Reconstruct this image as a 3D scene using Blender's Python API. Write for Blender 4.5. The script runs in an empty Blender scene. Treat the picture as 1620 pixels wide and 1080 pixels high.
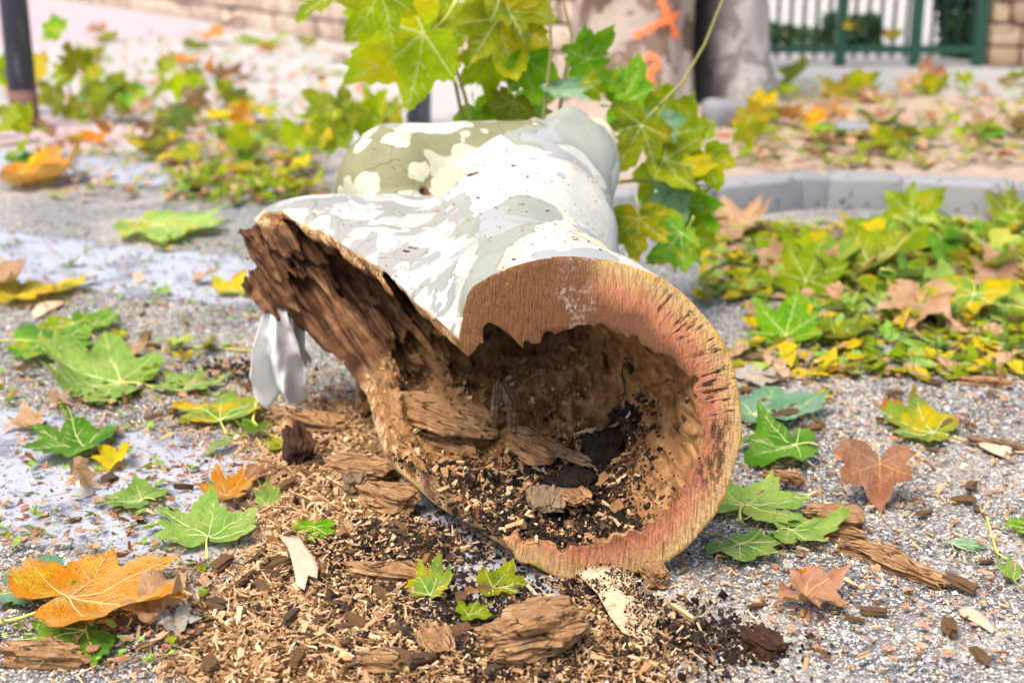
import bpy, math, random
import numpy as np
from mathutils import Vector, Matrix, Euler, noise as mnoise

# ------------------------------------------------------------------ camera, sky, sun, exposure
scene = bpy.context.scene
COL = scene.collection
PITCH = math.radians(17.0)
CAM_H = 0.85
cam_data = bpy.data.cameras.new("camera")
cam_data.lens = 50.0
cam_data.sensor_width = 36.0
cam_data.clip_start = 0.05
cam_data.clip_end = 2000.0
cam_data.dof.use_dof = True
cam_data.dof.focus_distance = 1.86
cam_data.dof.aperture_fstop = 3.6
cam_data.dof.aperture_blades = 9
camera = bpy.data.objects.new("camera", cam_data)
COL.objects.link(camera)
camera.location = (0.0, 0.0, CAM_H)
camera.rotation_euler = (math.radians(90) - PITCH, 0, 0)
scene.camera = camera

SUN_EL, SUN_AZ = math.radians(62), math.radians(-140)   # azimuth from +Y towards +X
world = bpy.data.worlds.new("World")
scene.world = world
world.use_nodes = True
wnt = world.node_tree
sky = wnt.nodes.new("ShaderNodeTexSky")
sky.sky_type = 'NISHITA'
sky.sun_disc = False
sky.sun_elevation = SUN_EL
sky.sun_rotation = SUN_AZ
sky.air_density = 1.0
sky.dust_density = 3.0
sky.ozone_density = 1.0
wbg = wnt.nodes.get("Background") or wnt.nodes.new("ShaderNodeBackground")
wbg.inputs[1].default_value = 0.085
wnt.links.new(sky.outputs[0], wbg.inputs[0])
sun_data = bpy.data.lights.new("sun", 'SUN')
sun_data.energy = 1.5
sun_data.angle = math.radians(32)
sun_data.color = (1.0, 0.94, 0.85)
sun = bpy.data.objects.new("sun", sun_data)
COL.objects.link(sun)
_sd = Vector((math.sin(SUN_AZ) * math.cos(SUN_EL), math.cos(SUN_AZ) * math.cos(SUN_EL), math.sin(SUN_EL)))
sun.rotation_euler = _sd.to_track_quat('Z', 'Y').to_euler()
sun.location = (-3, -3, 6)

scene.view_settings.view_transform = 'Standard'
scene.view_settings.look = 'None'
scene.view_settings.exposure = 1.65
scene.view_settings.gamma = 1.0
scene.view_settings.use_curve_mapping = False
scene.render.engine = 'CYCLES'
scene.cycles.use_denoising = True
scene.cycles.max_bounces = 6
scene.cycles.diffuse_bounces = 4
scene.cycles.glossy_bounces = 2
scene.cycles.transmission_bounces = 3
scene.cycles.use_adaptive_sampling = True
scene.cycles.adaptive_threshold = 0.03
scene.cycles.transparent_max_bounces = 8

# ------------------------------------------------------------------ helpers
rng = np.random.default_rng(7)
random.seed(7)
FPX = 2250.0
_F = np.array([0, math.cos(PITCH), -math.sin(PITCH)])
_U = np.array([0, math.sin(PITCH), math.cos(PITCH)])


def ray(x, y):
    return _F + np.array([1.0, 0, 0]) * (x - 810) / FPX + _U * (540 - y) / FPX


def G(x, y, z=0.0):
    """ground point (height z) seen at a photo position"""
    d = ray(x, y)
    return np.array([0, 0, CAM_H]) + d * ((z - CAM_H) / d[2])


def PY(x, y, Y):
    """point at depth Y seen at a photo position"""
    d = ray(x, y)
    return np.array([0, 0, CAM_H]) + d * (Y / d[1])


def lin(r, g, b):
    def f(c):
        c /= 255.0
        return c / 12.92 if c <= 0.04045 else ((c + 0.055) / 1.055) ** 2.4
    return (f(r), f(g), f(b), 1.0)


def alb(r, g, b, k=0.72):
    c = lin(r, g, b)
    return (c[0] * k, c[1] * k, c[2] * k, 1.0)


def tag(o, label=None, cat=None, group=None, kind=None):
    if label: o["label"] = label
    if cat: o["category"] = cat
    if group: o["group"] = group
    if kind: o["kind"] = kind
    return o


def obj(name, me, material=None, parent=None, loc=None, rot=None, scale=None, smooth=None):
    o = bpy.data.objects.new(name, me)
    COL.objects.link(o)
    if material is not None and me is not None:
        if len(me.materials) == 0:
            me.materials.append(material)
        elif me.materials[0] != material:
            o.material_slots[0].link = 'OBJECT'
            o.material_slots[0].material = material
    if parent is not None: o.parent = parent
    if loc is not None: o.location = loc
    if rot is not None: o.rotation_euler = rot
    if scale is not None: o.scale = scale if hasattr(scale, '__len__') else (scale,) * 3
    return o


def empty(name, loc=(0, 0, 0), rot=(0, 0, 0)):
    o = bpy.data.objects.new(name, None)
    COL.objects.link(o)
    o.location = loc
    o.rotation_euler = rot
    o.empty_display_size = 0.05
    return o


def mesh(name, verts, faces, smooth=True):
    me = bpy.data.meshes.new(name)
    if isinstance(verts, np.ndarray): verts = verts.tolist()
    if isinstance(faces, np.ndarray): faces = faces.tolist()
    me.from_pydata(verts, [], faces)
    if smooth: me.polygons.foreach_set("use_smooth", np.ones(len(me.polygons), dtype=bool))
    me.update()
    return me


def mesh_np(name, V, Fq, smooth=True):
    """fast mesh from arrays; Fq is (n,3) or (n,4)"""
    V = np.ascontiguousarray(V, dtype=np.float32); Fq = np.ascontiguousarray(Fq, dtype=np.int32)
    k = Fq.shape[1]
    me = bpy.data.meshes.new(name)
    me.vertices.add(len(V)); me.vertices.foreach_set("co", V.ravel())
    me.loops.add(len(Fq) * k); me.loops.foreach_set("vertex_index", Fq.ravel())
    me.polygons.add(len(Fq))
    me.polygons.foreach_set("loop_start", np.arange(0, len(Fq) * k, k, dtype=np.int32))
    me.polygons.foreach_set("use_smooth", np.full(len(Fq), smooth, dtype=bool))
    me.update(calc_edges=True)
    return me


def fattr(me, name, vals):
    a = me.attributes.new(name, 'FLOAT', 'POINT')
    a.data.foreach_set("value", np.ascontiguousarray(vals, dtype=np.float32))


def cattr(me, name, cols):
    a = me.attributes.new(name, 'FLOAT_COLOR', 'POINT')
    a.data.foreach_set("color", np.ascontiguousarray(cols, dtype=np.float32).ravel())


def tube(path, radii, n=8, cap=True):
    """verts and quads of a tube along a polyline"""
    path = [Vector(p) for p in path]
    V, Fc = [], []
    up = Vector((0, 0, 1))
    for i, p in enumerate(path):
        t = (path[min(i + 1, len(path) - 1)] - path[max(i - 1, 0)]).normalized()
        a = t.cross(up if abs(t.z) < 0.95 else Vector((1, 0, 0))).normalized()
        b = a.cross(t)
        r = radii[i] if hasattr(radii, '__len__') else radii
        for k in range(n):
            an = 2 * math.pi * k / n
            V.append(tuple(p + (a * math.cos(an) + b * math.sin(an)) * r))
    for i in range(len(path) - 1):
        for k in range(n):
            k2 = (k + 1) % n
            Fc.append((i * n + k, i * n + k2, (i + 1) * n + k2, (i + 1) * n + k))
    if cap:
        Fc.append(tuple(range(n - 1, -1, -1)))
        Fc.append(tuple((len(path) - 1) * n + k for k in range(n)))
    return V, Fc


def box(cx, cy, cz, sx, sy, sz):
    V = [(cx + dx * sx / 2, cy + dy * sy / 2, cz + dz * sz / 2) for dx in (-1, 1) for dy in (-1, 1) for dz in (-1, 1)]
    Fc = [(0, 1, 3, 2), (4, 6, 7, 5), (0, 4, 5, 1), (2, 3, 7, 6), (0, 2, 6, 4), (1, 5, 7, 3)]
    return V, Fc


class NT:
    """small builder for procedural materials"""
    def __init__(self, name, rough=0.8, spec=0.3):
        self.m = bpy.data.materials.new(name)
        self.m.use_nodes = True
        self.t = self.m.node_tree
        self.b = self.t.nodes["Principled BSDF"]
        self.b.inputs["Roughness"].default_value = rough
        self.b.inputs["Specular IOR Level"].default_value = spec
        self.out = self.t.nodes["Material Output"]

    def n(self, kind, **kw):
        x = self.t.nodes.new("ShaderNode" + kind)
        for k, v in kw.items(): setattr(x, k, v)
        return x

    def set(self, sock, v):
        if v is None: return
        if hasattr(v, 'is_output'): self.t.links.new(v, sock)
        else: sock.default_value = v

    def coord(self, which="Object"):
        return self.n("TexCoord").outputs[which]

    def pos(self):
        return self.n("NewGeometry").outputs["Position"]

    def mapping(self, vec, scale=(1, 1, 1), loc=(0, 0, 0), rot=(0, 0, 0)):
        x = self.n("Mapping")
        self.set(x.inputs["Vector"], vec)
        x.inputs["Scale"].default_value = scale
        x.inputs["Location"].default_value = loc
        x.inputs["Rotation"].default_value = rot
        return x.outputs[0]

    def noise(self, vec, scale, detail=4, rough=0.55, dist=0.0, color=False):
        x = self.n("TexNoise")
        self.set(x.inputs["Vector"], vec); self.set(x.inputs["Scale"], scale)
        x.inputs["Detail"].default_value = detail
        x.inputs["Roughness"].default_value = rough
        x.inputs["Distortion"].default_value = dist
        return x.outputs["Color" if color else "Fac"]

    def voronoi(self, vec, scale, feature='F1', out="Distance", rand=1.0):
        x = self.n("TexVoronoi", feature=feature)
        self.set(x.inputs["Vector"], vec); self.set(x.inputs["Scale"], scale)
        x.inputs["Randomness"].default_value = rand
        return x.outputs[out]

    def attr(self, name, out="Fac", typ='GEOMETRY'):
        x = self.n("Attribute", attribute_name=name, attribute_type=typ)
        return x.outputs[out]

    def math(self, op, a, b=None, c=None, clamp=False):
        x = self.n("Math", operation=op, use_clamp=clamp)
        self.set(x.inputs[0], a); self.set(x.inputs[1], b); self.set(x.inputs[2], c)
        return x.outputs[0]

    def step(self, v, a, b):
        """smooth 0..1 as v goes a..b"""
        x = self.n("MapRange", interpolation_type='SMOOTHSTEP')
        self.set(x.inputs[0], v); self.set(x.inputs[1], a); self.set(x.inputs[2], b)
        x.inputs[3].default_value = 0; x.inputs[4].default_value = 1
        return x.outputs[0]

    def mix(self, fac, a, b, blend='MIX'):
        x = self.n("Mix", data_type='RGBA', blend_type=blend)
        self.set(x.inputs[0], fac); self.set(x.inputs[6], a); self.set(x.inputs[7], b)
        return x.outputs[2]

    def ramp(self, fac, stops, interp='LINEAR'):
        x = self.n("ValToRGB")
        x.color_ramp.interpolation = interp
        e = x.color_ramp.elements
        while len(e) > 1: e.remove(e[-1])
        e[0].position = stops[0][0]; e[0].color = stops[0][1]
        for p, c in stops[1:]:
            k = e.new(p); k.color = c
        self.set(x.inputs[0], fac)
        return x.outputs[0]

    def bump(self, h, strength=0.5, dist=0.005, normal=None):
        x = self.n("Bump")
        x.inputs["Strength"].default_value = strength
        x.inputs["Distance"].default_value = dist
        self.set(x.inputs["Height"], h)
        self.set(x.inputs["Normal"], normal)
        return x.outputs[0]

    def vmath(self, op, a, b=None):
        x = self.n("VectorMath", operation=op)
        self.set(x.inputs[0], a); self.set(x.inputs[1], b)
        return x.outputs[0]

    def done(self, color=None, rough=None, normal=None):
        self.set(self.b.inputs["Base Color"], color)
        self.set(self.b.inputs["Roughness"], rough)
        self.set(self.b.inputs["Normal"], normal)
        return self.m


def smin(a, b, k):
    h = np.clip(0.5 + 0.5 * (b - a) / k, 0, 1)
    return b + (a - b) * h - k * h * (1 - h)


def smax(a, b, k):
    return -smin(-a, -b, k)


def sstep(x, a, b):
    t = np.clip((x - a) / (b - a), 0, 1)
    return t * t * (3 - 2 * t)


def grid_noise(xs, ys, zs, cell, seed):
    """smooth value noise (-1..1) on a regular grid, cell = (cx,cy,cz)"""
    r = np.random.default_rng(seed)
    def axis(v, c):
        t = (v - v[0]) / c + 0.37
        i = np.floor(t).astype(int); f = (t - i); f = f * f * (3 - 2 * f)
        return i, f.astype(np.float32)
    ix, fx = axis(xs, cell[0]); iy, fy = axis(ys, cell[1]); iz, fz = axis(zs, cell[2])
    L = r.uniform(-1, 1, (ix[-1] + 2, iy[-1] + 2, iz[-1] + 2)).astype(np.float32)
    A = L[:, :, iz] * (1 - fz) + L[:, :, iz + 1] * fz
    A = A[:, iy] * (1 - fy)[None, :, None] + A[:, iy + 1] * fy[None, :, None]
    return A[ix] * (1 - fx)[:, None, None] + A[ix + 1] * fx[:, None, None]


def surface_nets(D, xs, ys, zs):
    """vertices and quads of the zero level of D (negative inside)"""
    S = D < 0
    nx, ny, nz = D.shape
    c = S[:-1, :-1, :-1].astype(np.int8)
    tot = np.zeros_like(c)
    for a in (0, 1):
        for b in (0, 1):
            for d in (0, 1):
                tot += S[a:nx - 1 + a, b:ny - 1 + b, d:nz - 1 + d]
    act = (tot > 0) & (tot < 8)
    I = np.argwhere(act)
    idx = np.full(act.shape, -1, dtype=np.int32)
    idx[act] = np.arange(len(I))
    corners = [(a, b, d) for a in (0, 1) for b in (0, 1) for d in (0, 1)]
    vals = {q: D[I[:, 0] + q[0], I[:, 1] + q[1], I[:, 2] + q[2]] for q in corners}
    acc = np.zeros((len(I), 3)); cnt = np.zeros(len(I))
    for q in corners:
        for ax in range(3):
            if q[ax]: continue
            q2 = tuple(1 if i == ax else q[i] for i in range(3))
            v0, v1 = vals[q], vals[q2]
            m = (v0 < 0) != (v1 < 0)
            t = np.where(m, v0 / np.where(m, v0 - v1, 1), 0)
            p = np.tile(np.array(q, float), (len(I), 1)); p[:, ax] = t
            acc[m] += p[m]; cnt[m] += 1
    V = I + acc / cnt[:, None]
    h = np.array([xs[1] - xs[0], ys[1] - ys[0], zs[1] - zs[0]])
    Vw = V * h + np.array([xs[0], ys[0], zs[0]])
    Q = []
    for ax in range(3):
        sl0 = [slice(1, -1)] * 3; sl1 = [slice(1, -1)] * 3
        sl0[ax] = slice(0, -1); sl1[ax] = slice(1, None)
        A, B = S[tuple(sl0)], S[tuple(sl1)]
        for flip in (False, True):
            m = (A & ~B) if not flip else (~A & B)
            e = np.argwhere(m)
            if not len(e): continue
            o = np.ones(3, int); o[ax] = 0
            e = e + o
            u, w = (ax + 1) % 3, (ax + 2) % 3
            def cell(du, dw):
                k = e.copy(); k[:, u] -= du; k[:, w] -= dw
                return idx[k[:, 0], k[:, 1], k[:, 2]]
            quad = np.stack([cell(0, 0), cell(1, 0), cell(1, 1), cell(0, 1)], 1)
            Q.append(quad[:, ::-1] if flip else quad)
    Q = np.concatenate(Q)
    return Vw, Q[(Q >= 0).all(1)], V


def sample(D, Vg):
    """trilinear samples of field D at grid-space points"""
    i = np.clip(np.floor(Vg).astype(int), 0, np.array(D.shape) - 2); f = (Vg - i).astype(np.float32)
    out = 0
    for a in (0, 1):
        for b in (0, 1):
            for d in (0, 1):
                w = (f[:, 0] if a else 1 - f[:, 0]) * (f[:, 1] if b else 1 - f[:, 1]) * (f[:, 2] if d else 1 - f[:, 2])
                out = out + w * D[i[:, 0] + a, i[:, 1] + b, i[:, 2] + d]
    return out
# ------------------------------------------------------------------ setting
def sheet(name, pts, z, material, thick=0.0):
    """flat polygon of ground points (x,y) at height z, with a skirt when thick"""
    n = len(pts)
    V = [(p[0], p[1], z) for p in pts]
    Fc = [tuple(range(n))]
    if thick:
        V += [(p[0], p[1], z - thick) for p in pts]
        Fc += [(i, n + i, n + (i + 1) % n, (i + 1) % n) for i in range(n)]
    me = mesh(name, V, Fc, smooth=False)
    return tag(obj(name, me, material), kind="structure")


nt = NT("asphalt", .8, .3)
P = nt.pos()
v1 = nt.voronoi(P, 210, 'F1', "Color")
sx = nt.n("SeparateColor"); nt.set(sx.inputs[0], v1)
agg = nt.ramp(sx.outputs[0], [(0, (.045, .044, .047, 1)), (.3, (.13, .127, .135, 1)), (.52, (.28, .27, .27, 1)), (.74, (.48, .455, .42, 1)), (1, (.76, .71, .62, 1))])
edge = nt.voronoi(P, 210, 'DISTANCE_TO_EDGE')
col = nt.mix(nt.step(edge, .10, .02), agg, (.03, .03, .034, 1))
dust = nt.noise(P, 3.5, 6, .65)
col = nt.mix(nt.math('MULTIPLY', nt.step(dust, .42, .66), .5), col, (.52, .45, .38, 1))
fine = nt.step(nt.noise(P, 420, 2, .5), .60, .66)
col = nt.mix(nt.math('MULTIPLY', fine, .7), col, (.60, .56, .48, 1))
asphalt_mat = nt.done(col, None, nt.bump(nt.math('ADD', edge, nt.math('MULTIPLY', nt.noise(P, 300, 3), .5)), .8, .004))

nt = NT("worn_road_paint", .62, .4)
P = nt.pos()
w = nt.math('ADD', nt.noise(P, 8, 7, .68), nt.math('MULTIPLY', nt.noise(P, 120, 4, .7), .35))
pc = nt.mix(nt.noise(P, 16, 5), (.34, .355, .42, 1), (.45, .46, .51, 1))
pc = nt.mix(nt.math('MULTIPLY', nt.step(nt.noise(P, 260, 4, .65), .50, .72), .75), pc, (.26, .23, .22, 1))
holes = nt.step(w, .82, .76)
pc = nt.mix(nt.step(w, .66, .86), pc, (.15, .15, .17, 1))
paint_mat = nt.done(pc, None, nt.bump(nt.noise(P, 220, 4, .6), .5, .002))
ed = nt.math('ADD', nt.math('MULTIPLY', nt.step(nt.attr('e'), .55, 1.0), .30), nt.math('ADD', nt.math('MULTIPLY', nt.noise(P, 7, 6, .7), .75), nt.math('MULTIPLY', nt.noise(P, 150, 4, .7), .42)))
gone = nt.step(ed, .62, .82)
trn = nt.n("BsdfTransparent"); mxs = nt.n("MixShader")
nt.set(mxs.inputs[0], gone); nt.t.links.new(nt.b.outputs[0], mxs.inputs[1]); nt.t.links.new(trn.outputs[0], mxs.inputs[2]); nt.t.links.new(mxs.outputs[0], nt.out.inputs[0])

nt = NT("pale_pavement", .85, .2)
P = nt.pos()
c1 = nt.mix(nt.noise(P, 2.2, 6, .6), (.36, .335, .32, 1), (.49, .46, .43, 1))
c1 = nt.mix(nt.step(nt.noise(P, 120, 3, .6), .52, .66), c1, (.40, .37, .34, 1))
pave_mat = nt.done(c1, None, nt.bump(nt.noise(P, 150, 4), .4, .003))

nt = NT("pink_pavement", .85, .2)
P = nt.pos()
c1 = nt.mix(nt.noise(P, 5, 6, .6), (.42, .29, .31, 1), (.56, .44, .45, 1))
c1 = nt.mix(nt.step(nt.noise(P, 110, 3, .6), .55, .68), c1, (.34, .25, .26, 1))
pink_mat = nt.done(c1, None, nt.bump(nt.noise(P, 150, 4), .4, .003))

nt = NT("pit_soil", .95, .1)
P = nt.pos()
c1 = nt.mix(nt.noise(P, 6, 8, .7), (.42, .29, .20, 1), (.66, .52, .42, 1))
soil_mat = nt.done(c1, None, nt.bump(nt.noise(P, 60, 6, .7), .9, .02))

nt = NT("kerb_concrete", .85, .2)
P = nt.coord()
c1 = nt.mix(nt.noise(P, 12, 7, .65), (.14, .14, .152, 1), (.30, .30, .31, 1))
c1 = nt.mix(nt.math('MULTIPLY', nt.n("ObjectInfo").outputs["Random"], .5), c1, (.36, .35, .34, 1))
c1 = nt.mix(nt.step(nt.noise(P, 30, 5, .7), .56, .66), c1, (.10, .10, .10, 1))
kerb_mat = nt.done(c1, None, nt.bump(nt.noise(P, 120, 5, .6), .5, .004))

me = mesh("ground", [(-400, -60, 0), (400, -60, 0), (400, 700, 0), (-400, 700, 0)], [(0, 1, 2, 3)], smooth=False)
tag(obj("ground", me, asphalt_mat), kind="structure")

# bars of the pedestrian crossing, worn
def stripe(c0, length, width):
    d = np.array([1, -.40]); d /= np.linalg.norm(d); n_ = np.array([-d[1], d[0]])
    V, Fc, e = [], [], []
    NL, NW = 60, 12
    for i in range(NL + 1):
        for j in range(NW + 1):
            w = (j / NW - .5) * (width + .04); t = length * i / NL
            q = np.array(c0[:2]) + d * (t - length) + n_ * w
            V.append((q[0], q[1], .004)); e.append(max(abs(j / NW - .5) * 2, 1 - (length - t) / .35))
    for i in range(NL):
        for j in range(NW):
            a = i * (NW + 1) + j
            Fc.append((a, a + NW + 1, a + NW + 2, a + 1))
    me = mesh("crosswalk_stripe", V, Fc, False)
    fattr(me, 'e', e)
    return tag(obj("crosswalk_stripe", me, paint_mat), kind="structure")
stripe((0.16, 1.72), 2.4, .50)
stripe((-0.42, 3.18), 2.6, .50)
stripe((-0.55, 4.42), 3.2, .46)

sheet("pavement", [(-9, 5.25), (-1.2, 5.1), (-.4, 5.35), (.15, 5.6), (.3, 6.4), (1.2, 6.75), (6, 6.2), (9, 40), (-30, 40)], .008, pave_mat, .008)
sheet("pink_pavement", [(-9, 4.95), (-2.4, 5.1), (-1.5, 5.15), (-1.05, 5.42), (-1.25, 5.75), (-2.0, 5.95), (-9, 6.3)], .0125, pink_mat, .012)
sheet("pink_ramp", [(-9, 9.0), (-2.9, 9.2), (-1.9, 10.2), (-2.6, 11.3), (-4.5, 13.9), (-9, 20)], .0125, pink_mat, .004)

# tree pit with its kerb
pit = []
kl = [(.18, 3.82), (.56, 3.95), (.83, 4.10), (.93, 4.115), (1.15, 4.08), (1.44, 3.96), (1.95, 3.78), (3.2, 3.40)]
pit_in = [(x, y + .10) for x, y in kl]
outer = pit_in + [(5.2, 5.2), (3.6, 6.3), (2.6, 6.45), (1.7, 6.55), (.9, 6.7), (.2, 6.3), (-.05, 5.2), (.0, 4.3)]
gx, gy = np.meshgrid(np.linspace(-.2, 5.2, 90), np.linspace(3.5, 6.8, 60), indexing='ij')
V = []
for x, y in zip(gx.ravel(), gy.ravel()):
    z = .055 + .02 * mnoise.noise((x * 2, y * 2, 0)) + .012 * mnoise.noise((x * 9, y * 9, 3))
    inside = y > np.interp(x, [k[0] for k in kl], [k[1] + .07 for k in kl])
    fade = min(1, max(0, (6.75 - y) / .5)) * min(1, max(0, (x + .1) / .3)) * min(1, max(0, (5.1 - x) / .3))
    V.append((x, y, (z if inside else -.03) * fade - .012 * (1 - fade)))
Fc = [(i * 60 + j, (i + 1) * 60 + j, (i + 1) * 60 + j + 1, i * 60 + j + 1) for i in range(89) for j in range(59)]
tag(obj("soil_bed", mesh("soil_bed", V, Fc), soil_mat), kind="structure")


def bevel_block(name, w, d, h, bev=.012, seed=0):
    """a worn stone block: bevelled box with slightly wandering faces, origin at its base centre"""
    import bmesh
    bm = bmesh.new()
    bmesh.ops.create_cube(bm, size=1.0)
    bmesh.ops.scale(bm, vec=(w, d, h), verts=bm.verts)
    bmesh.ops.translate(bm, vec=(0, 0, h / 2), verts=bm.verts)
    bmesh.ops.bevel(bm, geom=bm.edges[:], offset=bev, segments=2, profile=.6, affect='EDGES')
    r = random.Random(seed)
    for v in bm.verts:
        v.co += Vector((mnoise.noise(v.co * 9 + Vector((seed, 0, 0))), mnoise.noise(v.co * 9 + Vector((0, seed, 5))), mnoise.noise(v.co * 9 + Vector((3, 0, seed))))) * bev * .6
    me = bpy.data.meshes.new(name); bm.to_mesh(me); bm.free()
    me.polygons.foreach_set("use_smooth", np.ones(len(me.polygons), dtype=bool))
    return me


kerb = tag(empty("kerb", (.9, 4.1, 0)), kind="structure")
for i in range(len(kl) - 1):
    a, b = np.array(kl[i]), np.array(kl[i + 1]); L = np.linalg.norm(b - a)
    nseg = 2 if L > .5 else 1
    for k in range(nseg):
        p = a + (b - a) * (k + .5) / nseg
        me = bevel_block("kerb_stone", L / nseg - .008, .11, .13, .012, i * 3 + k)
        o = obj("kerb_stone", me, kerb_mat, kerb, (p[0] - .9, p[1] + .055 - 4.1, -.035), (0, 0, math.atan2(b[1] - a[1], b[0] - a[0])))
me = bevel_block("stone_block", .24, .12, .08, .014, 40)
tag(obj("stone_block", me, kerb_mat, None, (1.26, 4.98, .045), (0, 0, -.1)), "flat grey stone block half buried in the leafy soil bed", "stone")
me = bevel_block("stone_block", .18, .14, .11, .03, 44)
tag(obj("stone_block", me, kerb_mat, None, (.82, 5.42, .04), (0, 0, .3)), "rounded grey stone at the foot of the big tree trunk", "stone")

# ---------------------------------------------------------------- stone walls
def wall_material(name, a, b, c):
    nt = NT(name, .9, .15)
    P = nt.pos()
    rnd = nt.n("ObjectInfo").outputs["Random"]
    c1 = nt.mix(rnd, a, b)
    c1 = nt.mix(nt.step(nt.noise(P, 9, 6, .65), .48, .68), c1, c)
    return nt.done(c1, None, nt.bump(nt.noise(P, 40, 6, .7), .8, .015))
wallL_mat = wall_material("pale_stone", (.46, .34, .26, 1), (.60, .48, .38, 1), (.33, .25, .19, 1))
wallR_mat = wall_material("tan_stone", (.42, .29, .18, 1), (.60, .45, .30, 1), (.28, .20, .14, 1))
nt = NT("mortar", .95, .1)
P = nt.pos()
mortar_mat = nt.done(nt.mix(nt.noise(P, 14, 5), (.16, .125, .10, 1), (.24, .19, .155, 1)))


def stone_wall(a, b, courses, ch, ln, material, label, seed):
    a, b = np.array(a, float), np.array(b, float)
    L = np.linalg.norm(b - a); d = (b - a) / L; rz = math.atan2(d[1], d[0])
    root = empty("stone_wall", (a[0], a[1], 0), (0, 0, rz))
    tag(root, label, "wall")
    H = courses * ch
    V, Fc = box(L / 2, .16, H / 2 - .02, L - .03, .22, H + .02)
    obj("mortar", mesh("mortar", V, Fc, False), mortar_mat, root)
    V, Fc = box(L / 2, .16, H + .045, L, .34, .07)
    obj("coping", mesh("coping", V, Fc, False), material, root)
    r = random.Random(seed)
    protos = [bevel_block("stone", 1, 1, 1, .09, seed + i) for i in range(5)]
    for c in range(courses):
        x = r.uniform(-.6, 0) * ln
        while x < L - .05:
            w = ln * r.uniform(.65, 1.4)
            x0, x1 = max(x, 0), min(x + w, L)
            if x1 - x0 > .06:
                o = obj("stone", protos[r.randrange(5)], material, root, ((x0 + x1) / 2, .10 + r.uniform(-.012, .012), c * ch + .006), (0, r.uniform(-.01, .01), r.uniform(-.02, .02)), (x1 - x0 - .014, .20, ch - .013))
            x += w
    return root
stone_wall((-4.6, 14.3), (.5, 7.05), 5, .135, .31, wallL_mat, "long pale dressed stone wall behind the crossing at the upper left", 3)
stone_wall((2.60, 7.85), (4.3, 7.7), 7, .12, .27, wallR_mat, "brown tan stone wall at the right end of the green fence", 9)

# ---------------------------------------------------------------- iron fence
nt = NT("green_iron", .45, .5)
P = nt.coord()
green_mat = nt.done(nt.mix(nt.noise(P, 20, 4), (.006, .05, .028, 1), (.014, .085, .05, 1)))
fence = tag(empty("iron_fence", (1.1, 7.93, 0)), "dark green iron railing fence between the tree and tan wall", "fence")
post_me = mesh("post", *box(0, 0, .85, .055, .055, 1.7), smooth=False)
bar_me = mesh("bar", *tube([(0, 0, .05), (0, 0, 1.55), (0, 0, 1.62)], [.0105, .0105, .003], 8))
for x in (.02, .70, 1.11, 1.46):
    obj("post", post_me, green_mat, fence, (x, 0, 0))
for i in range(20):
    x = .07 + i * .0705
    if min(abs(x - q) for q in (.02, .70, 1.11, 1.46)) > .03:
        obj("bar", bar_me, green_mat, fence, (x, 0, 0))
for z in (.10, 1.42):
    obj("rail", mesh("rail", *box(.74, 0, z, 1.44, .035, .04), smooth=False), green_mat, fence)

nt = NT("pale_render", .9, .2)
P = nt.pos()
render_mat = nt.done(nt.mix(nt.noise(P, 3, 5), (.44, .38, .32, 1), (.55, .48, .41, 1)))
bld = tag(empty("building", (4, 16, 0)), "pale rendered house wall glimpsed through the fence bars", "building")
obj("wall", mesh("wall", *box(0, 1.5, 2.5, 9, 3, 5), smooth=False), render_mat, bld)
nt = NT("window_dark", .2, .5); wd = nt.done((.05, .06, .07, 1))
for wx in (-2.5, 0, 2.5):
    w_ = obj("window", mesh("window", *box(wx, -.01, 2.6, 1.0, .06, 1.4), smooth=False), render_mat, bld)
    obj("pane", mesh("pane", *box(wx, -.05, 2.6, .8, .04, 1.2), smooth=False), wd, w_)


# ---------------------------------------------------------------- hedges: many small leaf faces on twigs
def leaf_cloud(name, centre, size, n, leaf, seed):
    r = np.random.default_rng(seed)
    u = r.normal(size=(n, 3)); u /= np.linalg.norm(u, axis=1)[:, None]
    rad = r.uniform(.45, 1, (n, 1)) ** .5
    lob = 1 + .25 * np.sin(u[:, :1] * 5 + seed) * np.cos(u[:, 2:] * 4)
    c = u * rad * lob * np.array(size) / 2 + np.array(centre)
    t = r.normal(size=(n, 3)); t /= np.linalg.norm(t, axis=1)[:, None]
    b = np.cross(t, r.normal(size=(n, 3))); b /= np.linalg.norm(b, axis=1)[:, None]
    s = leaf * r.uniform(.6, 1.3, (n, 1))
    V = np.stack([c - t * s, c + b * s * .5, c + t * s, c - b * s * .5], 1).reshape(-1, 3)
    V[:, 2] = np.maximum(V[:, 2], .005)
    return mesh_np(name, V, np.arange(n * 4).reshape(n, 4), False)
nt = NT("hedge_leaf", .6, .3)
P = nt.pos()
hedge_mat = nt.done(nt.mix(nt.noise(P, 9, 4), (.02, .055, .02, 1), (.07, .13, .035, 1)))
nt = NT("twig_wood", .9, .1)
twig_mat = nt.done(nt.mix(nt.noise(nt.coord(), 30, 4), (.12, .08, .05, 1), (.22, .16, .10, 1)))
def hedge(loc, size, n, leaf, seed, label):
    h = tag(empty("hedge", loc), label, "hedge")
    obj("foliage", leaf_cloud("foliage", (0, 0, size[2] * .5), size, n, leaf, seed), hedge_mat, h)
    obj("stem", mesh("stem", *tube([(0, 0, 0), (.02, 0, size[2] * .35), (-.02, .03, size[2] * .7)], [.03, .022, .01], 8)), twig_mat, h)
hedge((2.62, 8.45, 0), (.62, .5, 1.5), 5200, .035, 5, "tall dark green hedge behind the right part of the fence")
hedge((1.75, 9.3, 0), (.6, .4, .12), 500, .035, 6, "low green hedge seen through the fence left of its middle")
hedge((2.15, 9.2, 0), (.4, .4, .2), 700, .035, 8, "small green bush behind the middle fence posts")

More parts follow.
